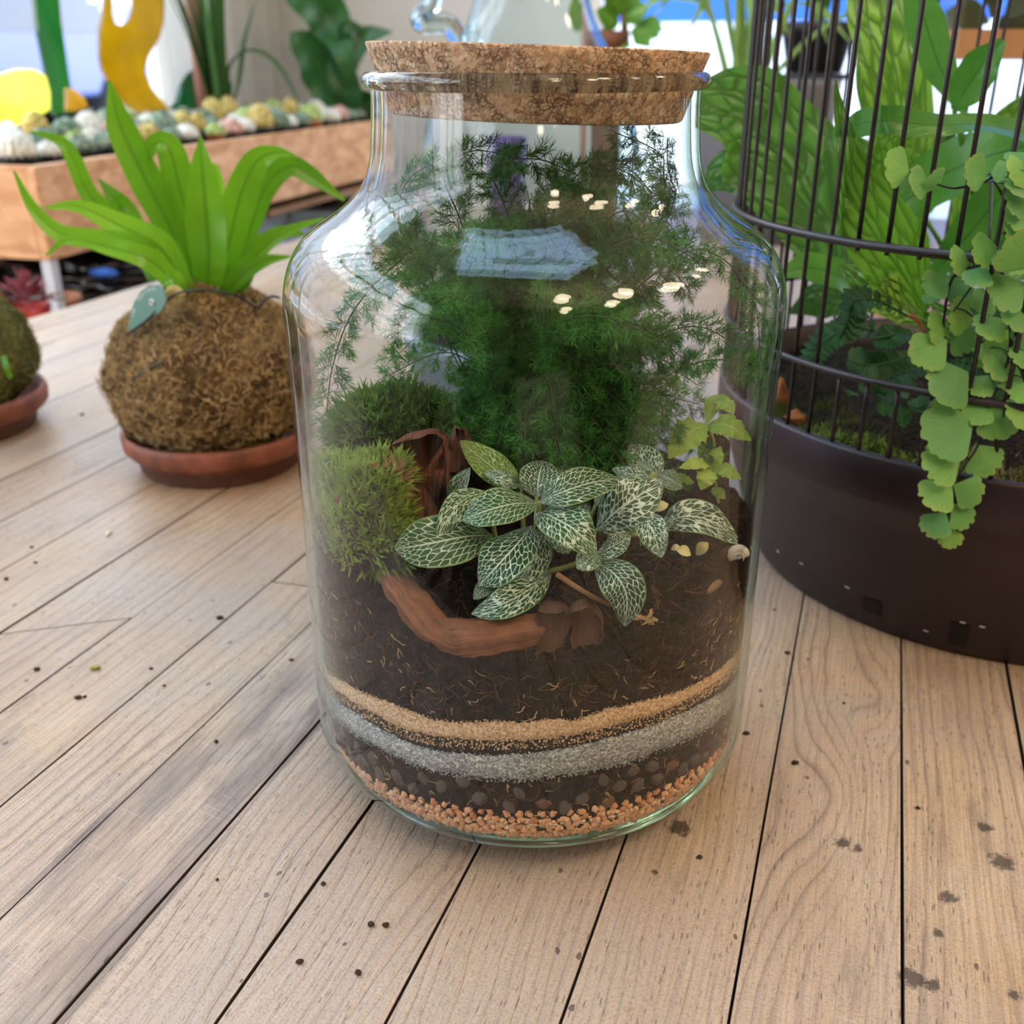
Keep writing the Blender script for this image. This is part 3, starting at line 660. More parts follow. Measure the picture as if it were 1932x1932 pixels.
# crumbs lying on the table
M_crumb = plain('soil_crumb_mat', C(58, 42, 34), .9, .3, 300)
CR = [(60, 712, .0022), (155, 783, .0030), (60, 1033, .0022), (70, 1264, .0028), (148, 1317, .0026), (160, 1315, .0016), (285, 1262, .0018), (415, 1167, .0032), (408, 1400, .0022), (550, 1246, .0020), (12, 1093, .0030), (310, 1294, .0014), (67, 1062, .0018), (1486, 1232, .0022), (1408, 1384, .0022), (1500, 1440, .0024), (1592, 1327, .0014), (1732, 1525, .0016), (1320, 1618, .0018), (610, 1668, .0020), (566, 1815, .0020), (700, 1745, .0022), (728, 1746, .0022), (676, 1836, .0022), (410, 1660, .0012), (612, 1225, .0018)]
for i, (px, py, r) in enumerate(CR):
    q = onz(px, py); b = blob(MB(), q + np.array([0, 0, r * .2]), (.55 * r * RNG.uniform(.8, 1.5), .55 * r, r * .3), 8, 10, .5, 2.0, i * 1.3)
    b.build('soil_crumb', M_crumb, **tagd('tiny dark soil crumb lying loose on the table ' + ('beside the bird fern saucer' if py < 900 else 'right of the jar' if px > 1300 else 'in front of the jar' if py > 1580 else 'left of the jar'), 'crumb', 'soil crumbs on the table'))
M_husk = plain('pale_husk', C(225, 215, 195), .7, .05, 100)
q = onz(205, 1008); blob(MB(), q + np.array([0, 0, .0009]), (.0014, .0048, .0011), 8, 10, .2).build('husk', M_husk, **tagd('tiny white husk on the table in front of the bird fern saucer', 'husk'))
M_bit = plain('green_bit', C(150, 150, 60), .7, .1, 100)
q = onz(180, 1262); blob(MB(), q + np.array([0, 0, .0009]), (.003, .0017, .0011), 8, 10, .4).build('leaf_bit', M_bit, **tagd('tiny yellow-green leaf bit on the left of the table', 'leaf bit'))

# ------------------------------------------------------------------ the glass jar
def glassmat(name, tint, edge, bumpy=True, rough=0.0):
    """thin clear glass: passes light straight on, reflects by Fresnel, and takes the colour of a longer path at grazing angles"""
    M = NT(name); lw = M.n('ShaderNodeLayerWeight', {'Blend': .5}).outputs['Facing']
    tc = M.ramp(lw, [(0.0, tint), (.62, tint), (.93, edge), (1.0, tuple(c * .55 for c in edge[:3]) + (1,))])
    tp = M.n('ShaderNodeBsdfTransparent', {'Color': tc}); gl = M.n('ShaderNodeBsdfGlossy', {'Roughness': rough, 'Color': (1, 1, 1, 1)})
    lf = M.n('ShaderNodeLayerWeight', {'Blend': .5})
    fr = M.math('ADD', .024, M.math('MULTIPLY', M.math('POWER', lf.outputs['Facing'], 5.0), .958))
    if bumpy:
        o = M.obj(); h = M.math('ADD', M.math('MULTIPLY', M.noise(M.mapv(o, (38, 38, 5)), 1.0, 3, .55), 1.0), M.math('MULTIPLY', M.noise(M.mapv(o, (9, 9, 14)), 1.0, 2, .5), .8))
        bp = M.n('ShaderNodeBump', {'Height': h, 'Strength': .30, 'Distance': .0016}); M.set(gl.inputs['Normal'], bp); M.set(lf.inputs['Normal'], bp)
    ms = M.n('ShaderNodeMixShader', {0: fr}); M.t.links.new(tp.outputs[0], ms.inputs[1]); M.t.links.new(gl.outputs[0], ms.inputs[2]); M.t.links.new(ms.outputs[0], M.out.inputs[0])
    return M.m
def solidglass(name, col, rough=0.0):
    M = NT(name); g = M.n('ShaderNodeBsdfGlass', {'Color': col, 'IOR': 1.5, 'Roughness': rough}); M.t.links.new(g.outputs[0], M.out.inputs[0]); return M.m
M_jar = glassmat('jar_glass', (.985, .99, .985, 1), (.62, .72, .66, 1))
M_jarbase = solidglass('jar_base_glass', (.74, .80, .70, 1)); M_rim = solidglass('jar_rim_glass', (.95, .975, .96, 1))
jar = thing('glass_jar', 'large clear glass jar with wide shoulders holding a planted terrarium', 'jar', (0, 0, 0))
prof = [(.0455, .0005)] + [(.0453 + .055 * math.sin(a) ** .93, .034 - .0335 * math.cos(a) ** .93) for a in np.linspace(.12, math.pi / 2 - .001, 13)] + [(.1003, .07), (.0999, .12), (.0998, .17), (.1002, .205), (.1003, .2205), (.0995, .2275), (.0980, .2330), (.0955, .2385), (.0915, .2440), (.0860, .2485), (.0805, .2520), (.0750, .2560), (.0705, .2600), (.0672, .2640), (.0649, .2690), (.0634, .2750), (.0626, .2830), (.0620, .2920), (.0619, .2985)]
pf = catmull(np.array([(r, z, 0) for r, z in prof]), 110)[:, :2]
MB().lathe([tuple(q) for q in pf], 160).build('outer_wall', M_jar, jar)
TH = .0034
def inset(pf, d):
    T = np.gradient(pf, axis=0); T /= np.linalg.norm(T, axis=1)[:, None]; return pf - np.stack([T[:, 1], -T[:, 0]], 1) * d
pin = inset(pf, TH); pin = pin[pin[:, 1] > .0165]
MB().lathe([tuple(q) for q in pin], 160).build('inner_wall', M_jar, jar)
ra, ia = pin[:, 1], pin[:, 0]
def rin(z): return float(np.interp(z, ra, ia))
bz = [(.001, .0006), (.030, .0006), (.0455, .0006)] + [(.0453 + .055 * math.sin(a) ** .93 - .0002, .034 - .0334 * math.cos(a) ** .93) for a in np.linspace(.15, 1.0, 11)]
top = bz[-1]
MB().lathe(bz + [(rin(.0175) + .0010, .0172), (.07, .0162), (.001, .0155)], 128).build('base_glass', M_jarbase, jar)
MB().lathe([(.0622 + .0031 * math.cos(a), .3012 + .0031 * math.sin(a)) for a in np.linspace(0, 2 * math.pi, 17)], 160).build('rim', M_rim, jar)

# cork stopper, set in slightly askew
def corkmat():
    M = NT('cork'); o = M.obj(); w = M.n('ShaderNodeVectorMath', {0: o, 1: M.n('ShaderNodeVectorMath', {0: M.noise(o, 240, 3, .6, 0, 1), 1: (.0045, .0045, .0045)}, operation='MULTIPLY').outputs[0]}, operation='ADD').outputs[0]
    e = M.voro(w, 380, 'DISTANCE_TO_EDGE', 1.0); cc = M.sep(M.voro(w, 380, 'F1', 1.0, 'Color'))[0]
    e2 = M.voro(M.mapv(w, loc=(.3, .2, .1)), 760, 'DISTANCE_TO_EDGE', 1.0); c2 = M.sep(M.voro(M.mapv(w, loc=(.3, .2, .1)), 760, 'F1', 1.0, 'Color'))[1]
    grain = M.math('ADD', M.math('MULTIPLY', cc, .55), M.math('MULTIPLY', c2, .45))
    col = M.ramp(grain, [(.1, C(190, 148, 114)), (.4, C(222, 184, 146)), (.7, C(236, 202, 166)), (.95, C(246, 222, 192))])
    patch = M.ramp(M.noise(o, 150, 4, .7), [(.42, 1.0), (.56, .08)])
    crev = M.math('MULTIPLY', M.ramp(M.math('MINIMUM', e, M.math('MULTIPLY', e2, 1.4)), [(.0, 1.0), (.11, 0.0)]), patch)
    col = M.mix(M.math('MULTIPLY', crev, .75), col, C(76, 44, 30)); dk = M.math('MULTIPLY', M.math('GREATER_THAN', c2, .95), .45); col = M.mix(dk, col, C(76, 44, 30))
    M.p(color=col, rough=.85, spec=.2); M.bump(M.math('SUBTRACT', M.math('MULTIPLY', grain, .3), crev), .8, .0012); return M.m
ck = MB(); cp_ = [(.001, .2880), (.045, .2880), (.0548, .2880), (.0556, .2886)] + [(.0556 + (.0636 - .0556) * q, .2886 + (.3114 - .2886) * q) for q in np.linspace(.03, 1, 12)] + [(.0631, .3120), (.05, .3120), (.001, .3120)]
ck.lathe(cp_, 140, wob=lambda r, z, a: r * (1 + .0035 * fbm(math.cos(a) * 9, math.sin(a) * 9, z * 180)) if r > .01 else r)
tilt = np.array(Matrix.Rotation(math.radians(1.75), 3, 'Y')); ctr = np.array([0, 0, .3000])
ck.v = [tuple(tilt @ (np.array(v) - ctr) + ctr + np.array([.0003, 0, .0005])) for v in ck.v]
ck.build('cork_stopper', corkmat(), **tagd('wide tapered cork stopper pushed slightly askew into the neck of the jar', 'cork'))
# ------------------------------------------------------------------ layers in the jar
def ptab(tab, ends):
    T = sorted(tab); a = np.array([-245.0] + [t for t, _ in T] + [65.0]); z = np.array([ends] + [q for _, q in T] + [ends])
    def f(th):
        d = ((math.degrees(th) + 245.0) % 360.0) - 245.0
        if d > 65: d = 65
        return float(np.interp(d, a, z))
    return f
BT = ptab([(-167.7, .0586), (-144.2, .0703), (-130.7, .0743), (-123, .0751), (-114.3, .0744), (-107, .0757), (-100.2, .0787), (-93.7, .0786), (-86.7, .0803), (-81.2, .079), (-73.9, .0821), (-63.5, .0821), (-52.6, .0801), (-43.5, .079), (-31.9, .0774), (-12, .070)], .060)
BB = ptab([(-167.8, .0531), (-144.7, .0638), (-131.1, .066), (-121.8, .0656), (-111.9, .0676), (-100.3, .0699), (-89.3, .0716), (-78.3, .0734), (-69.6, .075), (-59.8, .0745), (-48, .0751), (-35.9, .0733), (-12, .066)], .055)
GT = ptab([(-167.4, .0501), (-153.7, .0551), (-139.1, .0599), (-128, .0601), (-118.6, .0595), (-109.6, .0612), (-100.3, .0631), (-92, .0648), (-83.8, .0667), (-75.3, .0687), (-66.3, .0696), (-55.9, .0699), (-42.6, .0679), (-27.3, .0618), (-10, .056)], .050)
GB = ptab([(-167.9, .0388), (-146.1, .0479), (-136.6, .0495), (-126, .051), (-116.8, .0507), (-106.2, .0517), (-94.8, .0527), (-83.6, .0548), (-75.1, .0556), (-65.8, .0556), (-59, .0569), (-49.4, .0552), (-34.9, .0526), (-12, .046)], .040)
VT = ptab([(-160, .0255), (-142.4, .0290), (-132.6, .0311), (-123.4, .0327), (-115, .0345), (-106.3, .0352), (-97.6, .0355), (-89.1, .0357), (-80.6, .0360), (-71.7, .0357), (-61.9, .0354), (-54.5, .0356), (-46.7, .0350), (-20, .029)], .024)
ST_ = ptab([(-168, .126), (-140, .124), (-128, .118), (-116, .108), (-105, .103), (-91, .101), (-75, .104), (-60, .110), (-40, .118), (-15, .1265)], .127)
def wallring(lo, hi, dr, depth, nj, nseg=900, nrow=5):
    """a layer pressed against the glass: outer face follows the inside of the jar"""
    V = []; F = []
    for j in range(nseg):
        th = 2 * math.pi * j / nseg - math.pi
        j1 = nj * (fbm(math.cos(th) * 90, math.sin(th) * 90, 2.0, 5) + .8 * fbm(math.cos(th) * 16, math.sin(th) * 16, 5.0, 3)); j2 = nj * (fbm(math.cos(th) * 90, math.sin(th) * 90, 9.0, 5) + .8 * fbm(math.cos(th) * 16, math.sin(th) * 16, 11.0, 3))
        z0, z1 = lo(th) + j1, max(lo(th) + j1 + .0004, hi(th) + j2)
        zs = [z0] + [z0 + (z1 - z0) * q / (nrow - 1) for q in range(nrow)] + [z1]
        rs = [rin(z0) - depth] + [rin(z) - dr for z in zs[1:-1]] + [rin(z1) - depth]
        for r, z in zip(rs, zs): V.append((r * math.cos(th), r * math.sin(th), z))
    m = nrow + 2
    for j in range(nseg):
        j2 = (j + 1) % nseg
        for i in range(m): i2 = (i + 1) % m; F.append((j * m + i, j2 * m + i, j2 * m + i2, j * m + i2))
    return V, F
def soilmat(name, cs, fib=.6, sc=1.0):
    M = NT(name); o = M.pos(); n1 = M.noise(o, 300 * sc, 6, .7); n2 = M.noise(o, 60 * sc, 4, .6); v = M.sep(M.voro(o, 420 * sc, 'F1', 1.0, 'Color'))[0]; vd = M.voro(o, 420 * sc, 'F1', 1.0)
    f = M.math('ADD', M.math('MULTIPLY', n1, .45), M.math('ADD', M.math('MULTIPLY', n2, .3), M.math('MULTIPLY', v, .3)))
    col = M.ramp(f, [(.30, cs[0]), (.52, cs[1]), (.72, cs[2]), (.86, cs[3])])
    M.p(color=col, rough=.92, spec=.15); M.bump(M.math('SUBTRACT', M.math('ADD', n1, n2), M.math('MULTIPLY', vd, .9)), .9, .0028); return M.m
M_soil = soilmat('potting_soil', [C(16, 12, 10), C(33, 24, 20), C(52, 38, 31), C(84, 62, 47)])
M_sand = NT('beige_sand'); _o = M_sand.pos(); _n = M_sand.sep(M_sand.voro(_o, 1500, 'F1', 1.0, 'Color'))[0]
M_sand.p(color=M_sand.ramp(M_sand.math('ADD', M_sand.math('MULTIPLY', _n, .7), M_sand.math('MULTIPLY', M_sand.noise(_o, 300, 3), .3)), [(.15, C(164, 130, 98)), (.5, C(208, 174, 138)), (.85, C(236, 210, 176))]), rough=.9, spec=.2); M_sand.bump(_n, .6, .001)
M_gray = NT('grey_sand'); _o = M_gray.pos(); _n = M_gray.sep(M_gray.voro(_o, 1300, 'F1', 1.0, 'Color'))[0]
M_gray.p(color=M_gray.ramp(M_gray.math('ADD', M_gray.math('MULTIPLY', _n, .75), M_gray.math('MULTIPLY', M_gray.noise(_o, 300, 3), .25)), [(.12, C(98, 102, 104)), (.5, C(150, 154, 154)), (.8, C(190, 194, 192)), (.93, C(240, 240, 236))]), rough=.7, spec=.4); M_gray.bump(_n, .6, .001)
M_char = NT('charcoal_sand'); _o = M_char.pos(); _n = M_char.sep(M_char.voro(_o, 1100, 'F1', 1.0, 'Color'))[0]
M_char.p(color=M_char.ramp(_n, [(.2, C(26, 24, 26)), (.7, C(46, 42, 42)), (.97, C(72, 66, 62)), (1.0, C(176, 150, 112))]), rough=.9, spec=.2); M_char.bump(_n, .7, .001)
SK_ = lambda lab, cat: dict(tagd(lab, cat), kind='stuff')
def zsurf(x, y):
    r = math.hypot(x, y); th = math.atan2(y, x); zw = ST_(th); c = .1235 + .006 * fbm(x * 30, y * 30, 1.0, 3); k = min(1, r / .096)
    fr = max(0, -math.sin(th)) * k * .004
    return zw * k ** 2 + c * (1 - k ** 2) - fr * 0 + .0022 * fbm(x * 140, y * 140, 4.0, 4)
# soil body: wall face from the drainage balls up to the surface, then the crumbly surface itself
V = []; F = []; ns, nr_ = 360, 40
zl = [.026, .034, .045, .06, .075, .09, .105]
for j in range(ns):
    th = 2 * math.pi * j / ns; zt = zsurf(.096 * math.cos(th), .096 * math.sin(th))
    for z in zl: V.append(((rin(z) - .0012) * math.cos(th), (rin(z) - .0012) * math.sin(th), min(z, zt)))
    for i in range(nr_ + 1):
        r = (rin(.12) - .0012) * (1 - i / nr_) + .0008; x, y = r * math.cos(th), r * math.sin(th); V.append((x, y, zsurf(x, y) if i else zt))
m_ = len(zl) + nr_ + 1
for j in range(ns):
    j2 = (j + 1) % ns
    for i in range(m_ - 1): F.append((j * m_ + i, j2 * m_ + i, j2 * m_ + i + 1, j * m_ + i + 1))
soil = mkobj('potting_soil', V, F, M_soil, **SK_('dark brown potting soil filling the middle of the glass jar', 'soil'))
# root fibres and crumbs showing in the soil behind the glass and on its surface
def strands(n, gen, mat, name, parent, lw=.00022, seg=4, **k):
    V = []; F = []
    for i in range(n):
        P = gen(i)
        if P is None: continue
        b = len(V); w = lw * RNG.uniform(.6, 1.5)
        for q in range(len(P)):
            t = nrm(P[min(q + 1, len(P) - 1)] - P[max(q - 1, 0)]); s = nrm(np.cross(t, CAMP - P[q])) * w * (1 - .5 * q / len(P)); V += [P[q] - s, P[q] + s]
        for q in range(len(P) - 1): F.append((b + 2 * q, b + 2 * q + 1, b + 2 * q + 3, b + 2 * q + 2))
    return mkobj(name, V, F, mat, parent, kind='stuff', **k)
M_fib = plain('root_fibre', C(84, 58, 42), .85, .35, 200); M_fib2 = plain('straw_fibre', C(172, 142, 102), .8, .3, 200)
def wallfib(L):
    def g(i):
        th = math.radians(RNG.uniform(-172, -8)); z = RNG.uniform(.032, .115)
        if z > ST_(th) - .003 or (GB(th) - .002 < z < BT(th) + .001): return None
        P = []; a = RNG.uniform(0, 6.28); l = RNG.uniform(.4, 1) * L
        for q in range(5):
            r = rin(z) - .0007; P.append(np.array([r * math.cos(th), r * math.sin(th), z])); th += math.cos(a) * l / 4 / .096; z += math.sin(a) * l / 4; a += RNG.normal() * .45
            if z > ST_(th) - .001 or GB(th) - .001 < z < BT(th): break
        return P if len(P) > 2 else None
    return g
strands(1500, wallfib(.007), M_fib, 'root_fibres', soil, .00016)
strands(330, wallfib(.005), M_fib2, 'straw_fibres', soil, .0002)
def topfib(i):
    r = .09 * math.sqrt(RNG.uniform(.2, 1)); th = math.radians(RNG.uniform(-150, -5)); a = RNG.uniform(0, 6.28); P = []; x, y = r * math.cos(th), r * math.sin(th); l = RNG.uniform(.003, .012)
    for q in range(5):
        if math.hypot(x, y) > .094: break
        P.append(np.array([x, y, zsurf(x, y) + .0006 + .001 * math.sin(q * .8)])); x += math.cos(a) * l / 4; y += math.sin(a) * l / 4; a += RNG.normal() * .5
    return P if len(P) > 2 else None
strands(420, topfib, M_fib, 'surface_fibres', soil, .0002)
V = []; F = []
def crumbset(n, gen, rr):
    mb = MB(); ico = [(1, 0, 0), (-1, 0, 0), (0, 1, 0), (0, -1, 0), (0, 0, 1), (0, 0, -1)]; fc = [(0, 2, 4), (2, 1, 4), (1, 3, 4), (3, 0, 4), (2, 0, 5), (1, 2, 5), (3, 1, 5), (0, 3, 5)]
    for i in range(n):
        p = gen()
        if p is None: continue
        R = np.array(Matrix.Rotation(RNG.uniform(0, 6.28), 3, Vector(RNG.normal(size=3)))); s = rr * RNG.uniform(.5, 1.5, 3)
        mb.add((np.array(ico) * s) @ R.T + p, fc)
    return mb
def surfp():
    r = .094 * math.sqrt(RNG.uniform(0, 1)); a = RNG.uniform(-math.pi, .3); x, y = r * math.cos(a), r * math.sin(a); return np.array([x, y, zsurf(x, y) + .0004])
crumbset(2200, surfp, .0014).build('soil_lumps', M_soil, soil, smooth=False, kind='stuff')
V, F = wallring(BB, BT, .0006, .012, .00075, nrow=4); mkobj('beige_sand_layer', V, F, M_sand.m, **SK_('thin band of beige sand curving round the inside of the jar', 'sand'))
V, F = wallring(GB, GT, .0006, .012, .00075, nrow=4); mkobj('grey_sand_layer', V, F, M_gray.m, **SK_('sparkling grey sand band below the beige one in the jar', 'sand'))
V, F = wallring(lambda t: GT(t) - .0004, lambda t: BB(t) + .0008, .0009, .012, .0002, nrow=3); mkobj('charcoal_layer', V, F, M_char.m, **SK_('thin black charcoal band between the beige and grey sand', 'charcoal'))
def grains(lo, hi, n, mat, parent, name, rr=.00042):
    def g():
        th = math.radians(RNG.uniform(-172, -8)); z = lo(th) + (hi(th) - lo(th)) * RNG.uniform(0, 1); r = rin(z) - .0006; return np.array([r * math.cos(th), r * math.sin(th), z])
    crumbset(n, g, rr).build(name, mat, parent, smooth=False, kind='stuff')
bs = bpy.data.objects['beige_sand_layer']; gs = bpy.data.objects['grey_sand_layer']
grains(lambda t: BB(t) - .0042, lambda t: BB(t) + .001, 1500, M_sand.m, bs, 'stray_grains', .0004); grains(lambda t: BT(t) - .001, lambda t: BT(t) + .0012, 900, M_sand.m, bs, 'edge_grains', .00035)
grains(lambda t: GB(t) - .0016, lambda t: GB(t) + .001, 1100, M_gray.m, gs, 'edge_grains', .00035); grains(lambda t: GT(t) - .001, lambda t: GT(t) + .0008, 700, M_gray.m, gs, 'edge_grains', .00035)
# gravel: single stones at the glass, the rest one mass behind them
M_grav = NT('orange_gravel'); _o = M_grav.obj(); _r = M_grav.rnd()
M_grav.p(color=M_grav.ramp(M_grav.math('ADD', M_grav.math('MULTIPLY', _r, .7), M_grav.math('MULTIPLY', M_grav.noise(_o, 500, 4), .3)), [(.1, C(198, 132, 94)), (.45, C(220, 160, 118)), (.8, C(234, 186, 146)), (.97, C(246, 220, 188))]), rough=.75, spec=.3); M_grav.bump(M_grav.noise(_o, 900, 4), .3, .0006)
def stone_mesh(name, r, seed, m, rough=.35, n=7):
    b = blob(MB(), (0, 0, 0), (r, r * .85, r * .72), n, n + 3, rough, 1.6, seed); me = bpy.data.meshes.new(name); me.from_pydata(b.v, [], b.f); me.polygons.foreach_set('use_smooth', np.ones(len(me.polygons), bool)); me.materials.append(m); return me
gl_ = thing('gravel_layer', 'orange gravel lying at the bottom of the glass jar', 'gravel', (0, 0, .0172))
SM = [stone_mesh('stone', 1.0, s * 2.3, M_grav.m) for s in range(7)]
cnt = 0
for row, (rr, z0, n) in enumerate(((.0025, -.0004, 50), (.0024, -.0032, 50), (.0023, -.0060, 50), (.0022, -.0086, 50), (.0021, -.0110, 48), (.0020, -.0132, 46))):
    for i in range(n):
        th = math.radians(-166 + 150 * (i + .5 * (row % 2) + RNG.uniform(-.25, .25)) / n); z = VT(th) + z0
        if z < .0188: continue
        s = rr * RNG.uniform(.75, 1.2) * (1.25 if row == 0 and RNG.random() < .15 else 1); r = rin(z) - s * .85 - .0003
        o = bpy.data.objects.new('stone', SM[int(RNG.integers(7))]); COL.objects.link(o); o.location = (r * math.cos(th), r * math.sin(th), z); o.rotation_euler = RNG.uniform(0, 6.28, 3); o.scale = (s, s, s); attach(o, gl_); cnt += 1
V, F = wallring(lambda t: .0178, lambda t: max(.019, VT(t) - .0015), .0032, .03, .0004, 240, 4); mkobj('gravel_mass', V, F, M_grav.m, gl_, kind='stuff')
def gfill():
    th = math.radians(RNG.uniform(-175, -5)); z = RNG.uniform(.0182, max(.019, VT(th) - .003)); r = rin(z) - .0016; return np.array([r * math.cos(th), r * math.sin(th), z])
crumbset(900, gfill, .0013).build('small_gravel', M_grav.m, gl_, smooth=True, kind='stuff')
M_leca = plain('clay_ball_grey', C(92, 82, 76), .85, .28, 260, bump=.4); LM = [stone_mesh('clay_ball', 1.0, s * 1.7 + .4, M_leca, .16, 12) for s in range(4)]
M_leca2 = plain('clay_ball_brown', C(112, 80, 64), .85, .2, 260, bump=.4); LM.append(stone_mesh('clay_ball', 1.0, 5.5, M_leca2, .16, 12))
NUM = 'first second third fourth fifth sixth seventh eighth ninth tenth eleventh twelfth thirteenth fourteenth fifteenth sixteenth seventeenth eighteenth nineteenth twentieth twenty-first twenty-second twenty-third twenty-fourth twenty-fifth twenty-sixth twenty-seventh twenty-eighth twenty-ninth'.split()
for i, (dg, dz, s) in enumerate([(-153, .006, .0042), (-149, .012, .0040), (-146, .004, .0044), (-141.5, .011, .0045), (-139, .005, .0048), (-134, .010, .0042), (-132, .004, .0050), (-126, .006, .0048), (-121, .003, .0040), (-118, .0095, .0038), (-112.5, .008, .0040), (-107, .0125, .0042), (-103, .005, .0052), (-96, .002, .0042), (-93.5, .009, .0036), (-88, .004, .0040), (-83, .001, .0044), (-78.5, .004, .0042), (-73.5, .012, .0040), (-72, .001, .0038), (-69, .007, .0044), (-65.5, .013, .0042), (-64, .005, .0050), (-60.5, .0125, .0044), (-58.5, .005, .0046), (-54, .0085, .0040), (-50, .004, .0042), (-45, .006, .0040), (-40, .003, .0038)]):
    th = math.radians(dg); z = VT(th) + dz + .001; r = rin(z) - s * .80
    o = bpy.data.objects.new('clay_ball', LM[4] if i in (15, 19, 25) else LM[i % 4]); COL.objects.link(o); o.location = (r * math.cos(th), r * math.sin(th), z); o.rotation_euler = RNG.uniform(0, 6.28, 3); o.scale = (s, s, s)
    o['label'] = '%s clay drainage ball above the gravel, %s from the left' % ('brownish' if i in (15, 19, 25) else 'dark grey', NUM[i]); o['category'] = 'clay ball'; o['group'] = 'clay balls above the gravel'

# ------------------------------------------------------------------ wood, twig, shells
def inj(P, m=.0015):
    P = np.array(P, float); r = math.hypot(P[0], P[1]); R = rin(min(max(P[2], .012), .297)) - m
    if r > R: P[:2] *= R / r
    return P
def woodmat(name, c1, c2):
    M = NT(name); u = M.uv(); s = M.sep(u); g = M.noise(M.comb(M.math('MULTIPLY', s[0], 2.0), M.math('MULTIPLY', s[1], 46.0), 0.0), 1.0, 5, .65, .6); o = M.pos()
    f = M.math('ADD', M.math('MULTIPLY', g, .65), M.math('MULTIPLY', M.noise(o, 120, 5, .6), .4)); M.p(color=M.ramp(f, [(.3, c1), (.68, c2)]), rough=.8, spec=.2); M.bump(g, .8, .0016); return M.m
M_wood = woodmat('bog_wood', C(82, 50, 36), C(176, 118, 86)); M_bark = woodmat('red_bark', C(70, 42, 34), C(142, 90, 70)); M_bark2 = woodmat('dark_bark', C(52, 37, 31), C(112, 80, 62))
Pw = [oncyl(x, y, r) for x, y, r in [(728, 1085, .084), (762, 1115, .0865), (795, 1160, .088), (842, 1200, .088), (910, 1203, .087), (985, 1190, .085), (1040, 1185, .080)]]
b = MB().tube(catmull(Pw, 44), np.interp(np.linspace(0, 1, 44), [0, .15, .4, .65, .9, 1], [.0048, .0064, .0072, .0072, .0060, .004]), 18)
b.v = [tuple(np.array(v) * (1 + .0) + .0016 * np.array([fbm(v[0] * 120, v[1] * 120, v[2] * 120), fbm(v[1] * 120, v[2] * 120, 3.), fbm(v[2] * 120, v[0] * 120, 7.)])) for v in b.v]
b.build('driftwood', M_wood, **tagd('curved reddish driftwood piece half buried in the soil at the front of the jar', 'wood'))
def slab(name, outline, Y, th, m, lab, amp=.0026):
    """a chunk of bark: outline given thickness and worn edges"""
    P = np.array([at(x, y, Y) for x, y in outline]); c = P.mean(0); n = np.array([0, -1.0, .25]); n = nrm(n); b = MB(); L = []
    rows = [(-.5, .93), (-.44, .985), (0, 1.0), (.44, .985), (.5, .93)]; PP = []
    for i in range(len(P)):
        for q in range(3): PP.append(P[i] * (1 - q / 3) + P[(i + 1) % len(P)] * q / 3)
    PP = np.array(PP); N_ = len(PP); V = []; F = []; UV = []
    for d, s in rows:
        for q in PP:
            w = c + (q - c) * s - n * d * th; w = w + amp * np.array([fbm(*(w * 150)), fbm(*(w * 150 + 5)), fbm(*(w * 150 + 9))]); V.append(inj(w, .001)); UV.append(((w[2] - c[2]) * 25, (w[0] - c[0]) * 25))
    for i in range(len(rows) - 1):
        for j in range(N_): j2 = (j + 1) % N_; F.append((i * N_ + j, i * N_ + j2, (i + 1) * N_ + j2, (i + 1) * N_ + j))
    for i, fl in ((0, 1), (len(rows) - 1, 0)):
        V.append(np.mean(V[i * N_:(i + 1) * N_], 0)); UV.append((0, 0)); ce = len(V) - 1
        for j in range(N_): F.append((ce, i * N_ + j, i * N_ + (j + 1) % N_))
    return mkobj(name, V, F, m, uv=UV, **tagd(lab, 'bark'))
slab('bark_piece', [(732, 850), (745, 832), (775, 818), (810, 812), (838, 818), (848, 850), (850, 930), (838, 985), (815, 1010), (770, 1000), (745, 940)], -.020, .012, M_bark, 'upright reddish bark slab with a rounded top left of the veined plant')
slab('bark_piece', [(845, 830), (862, 806), (880, 812), (890, 830), (888, 870), (870, 900), (850, 890)], -.012, .010, M_bark, 'short knobbly bark stub just right of the upright bark slab')
slab('bark_piece', [(1020, 1150), (1060, 1140), (1072, 1165), (1062, 1220), (1035, 1255), (1010, 1245), (1014, 1200)], -.083, .010, M_bark2, 'dark red-brown bark chip at the front of the jar below the veined plant')
slab('bark_piece', [(1072, 1150), (1100, 1136), (1132, 1150), (1140, 1200), (1110, 1240), (1078, 1230)], -.082, .010, M_bark2, 'dark chunk of bark right of the red-brown chip near the glass')
slab('bark_piece', [(1360, 1035), (1390, 1030), (1385, 1070), (1352, 1105), (1340, 1090)], -.040, .006, M_bark2, 'slim brown bark sliver at the right side of the jar below the shells')
slab('bark_piece', [(1322, 815), (1352, 808), (1380, 830), (1382, 960), (1340, 975), (1318, 940)], .030, .008, M_bark2, 'upright brown bark strip behind the lime green seedling')
M_twig = woodmat('twig_bark', C(122, 86, 60), C(196, 152, 112))
P = [inj(at(x, y, Y)) for x, y, Y in [(1050, 1083, -.078), (1085, 1106, -.080), (1115, 1124, -.081), (1152, 1142, -.080)]]
MB().tube(catmull(P, 14), np.linspace(.0011, .0008, 14), 8).build('twig', M_twig, **tagd('thin pale brown twig lying below the veined leaves', 'twig'))
P = [oncyl(x, y, .0950) for x, y in [(1336, 1118), (1348, 1106), (1358, 1098)]]
MB().tube(catmull(P, 8), [.0007, .0011, .0013, .0014, .0015, .0014, .0014, .0012], 8).build('wood_chip', M_twig, **tagd('small pale wood chip on the soil at the right of the jar', 'chip'))
M_shell = plain('snail_shell', C(226, 218, 205), .4, .06, 200, bump=.1)
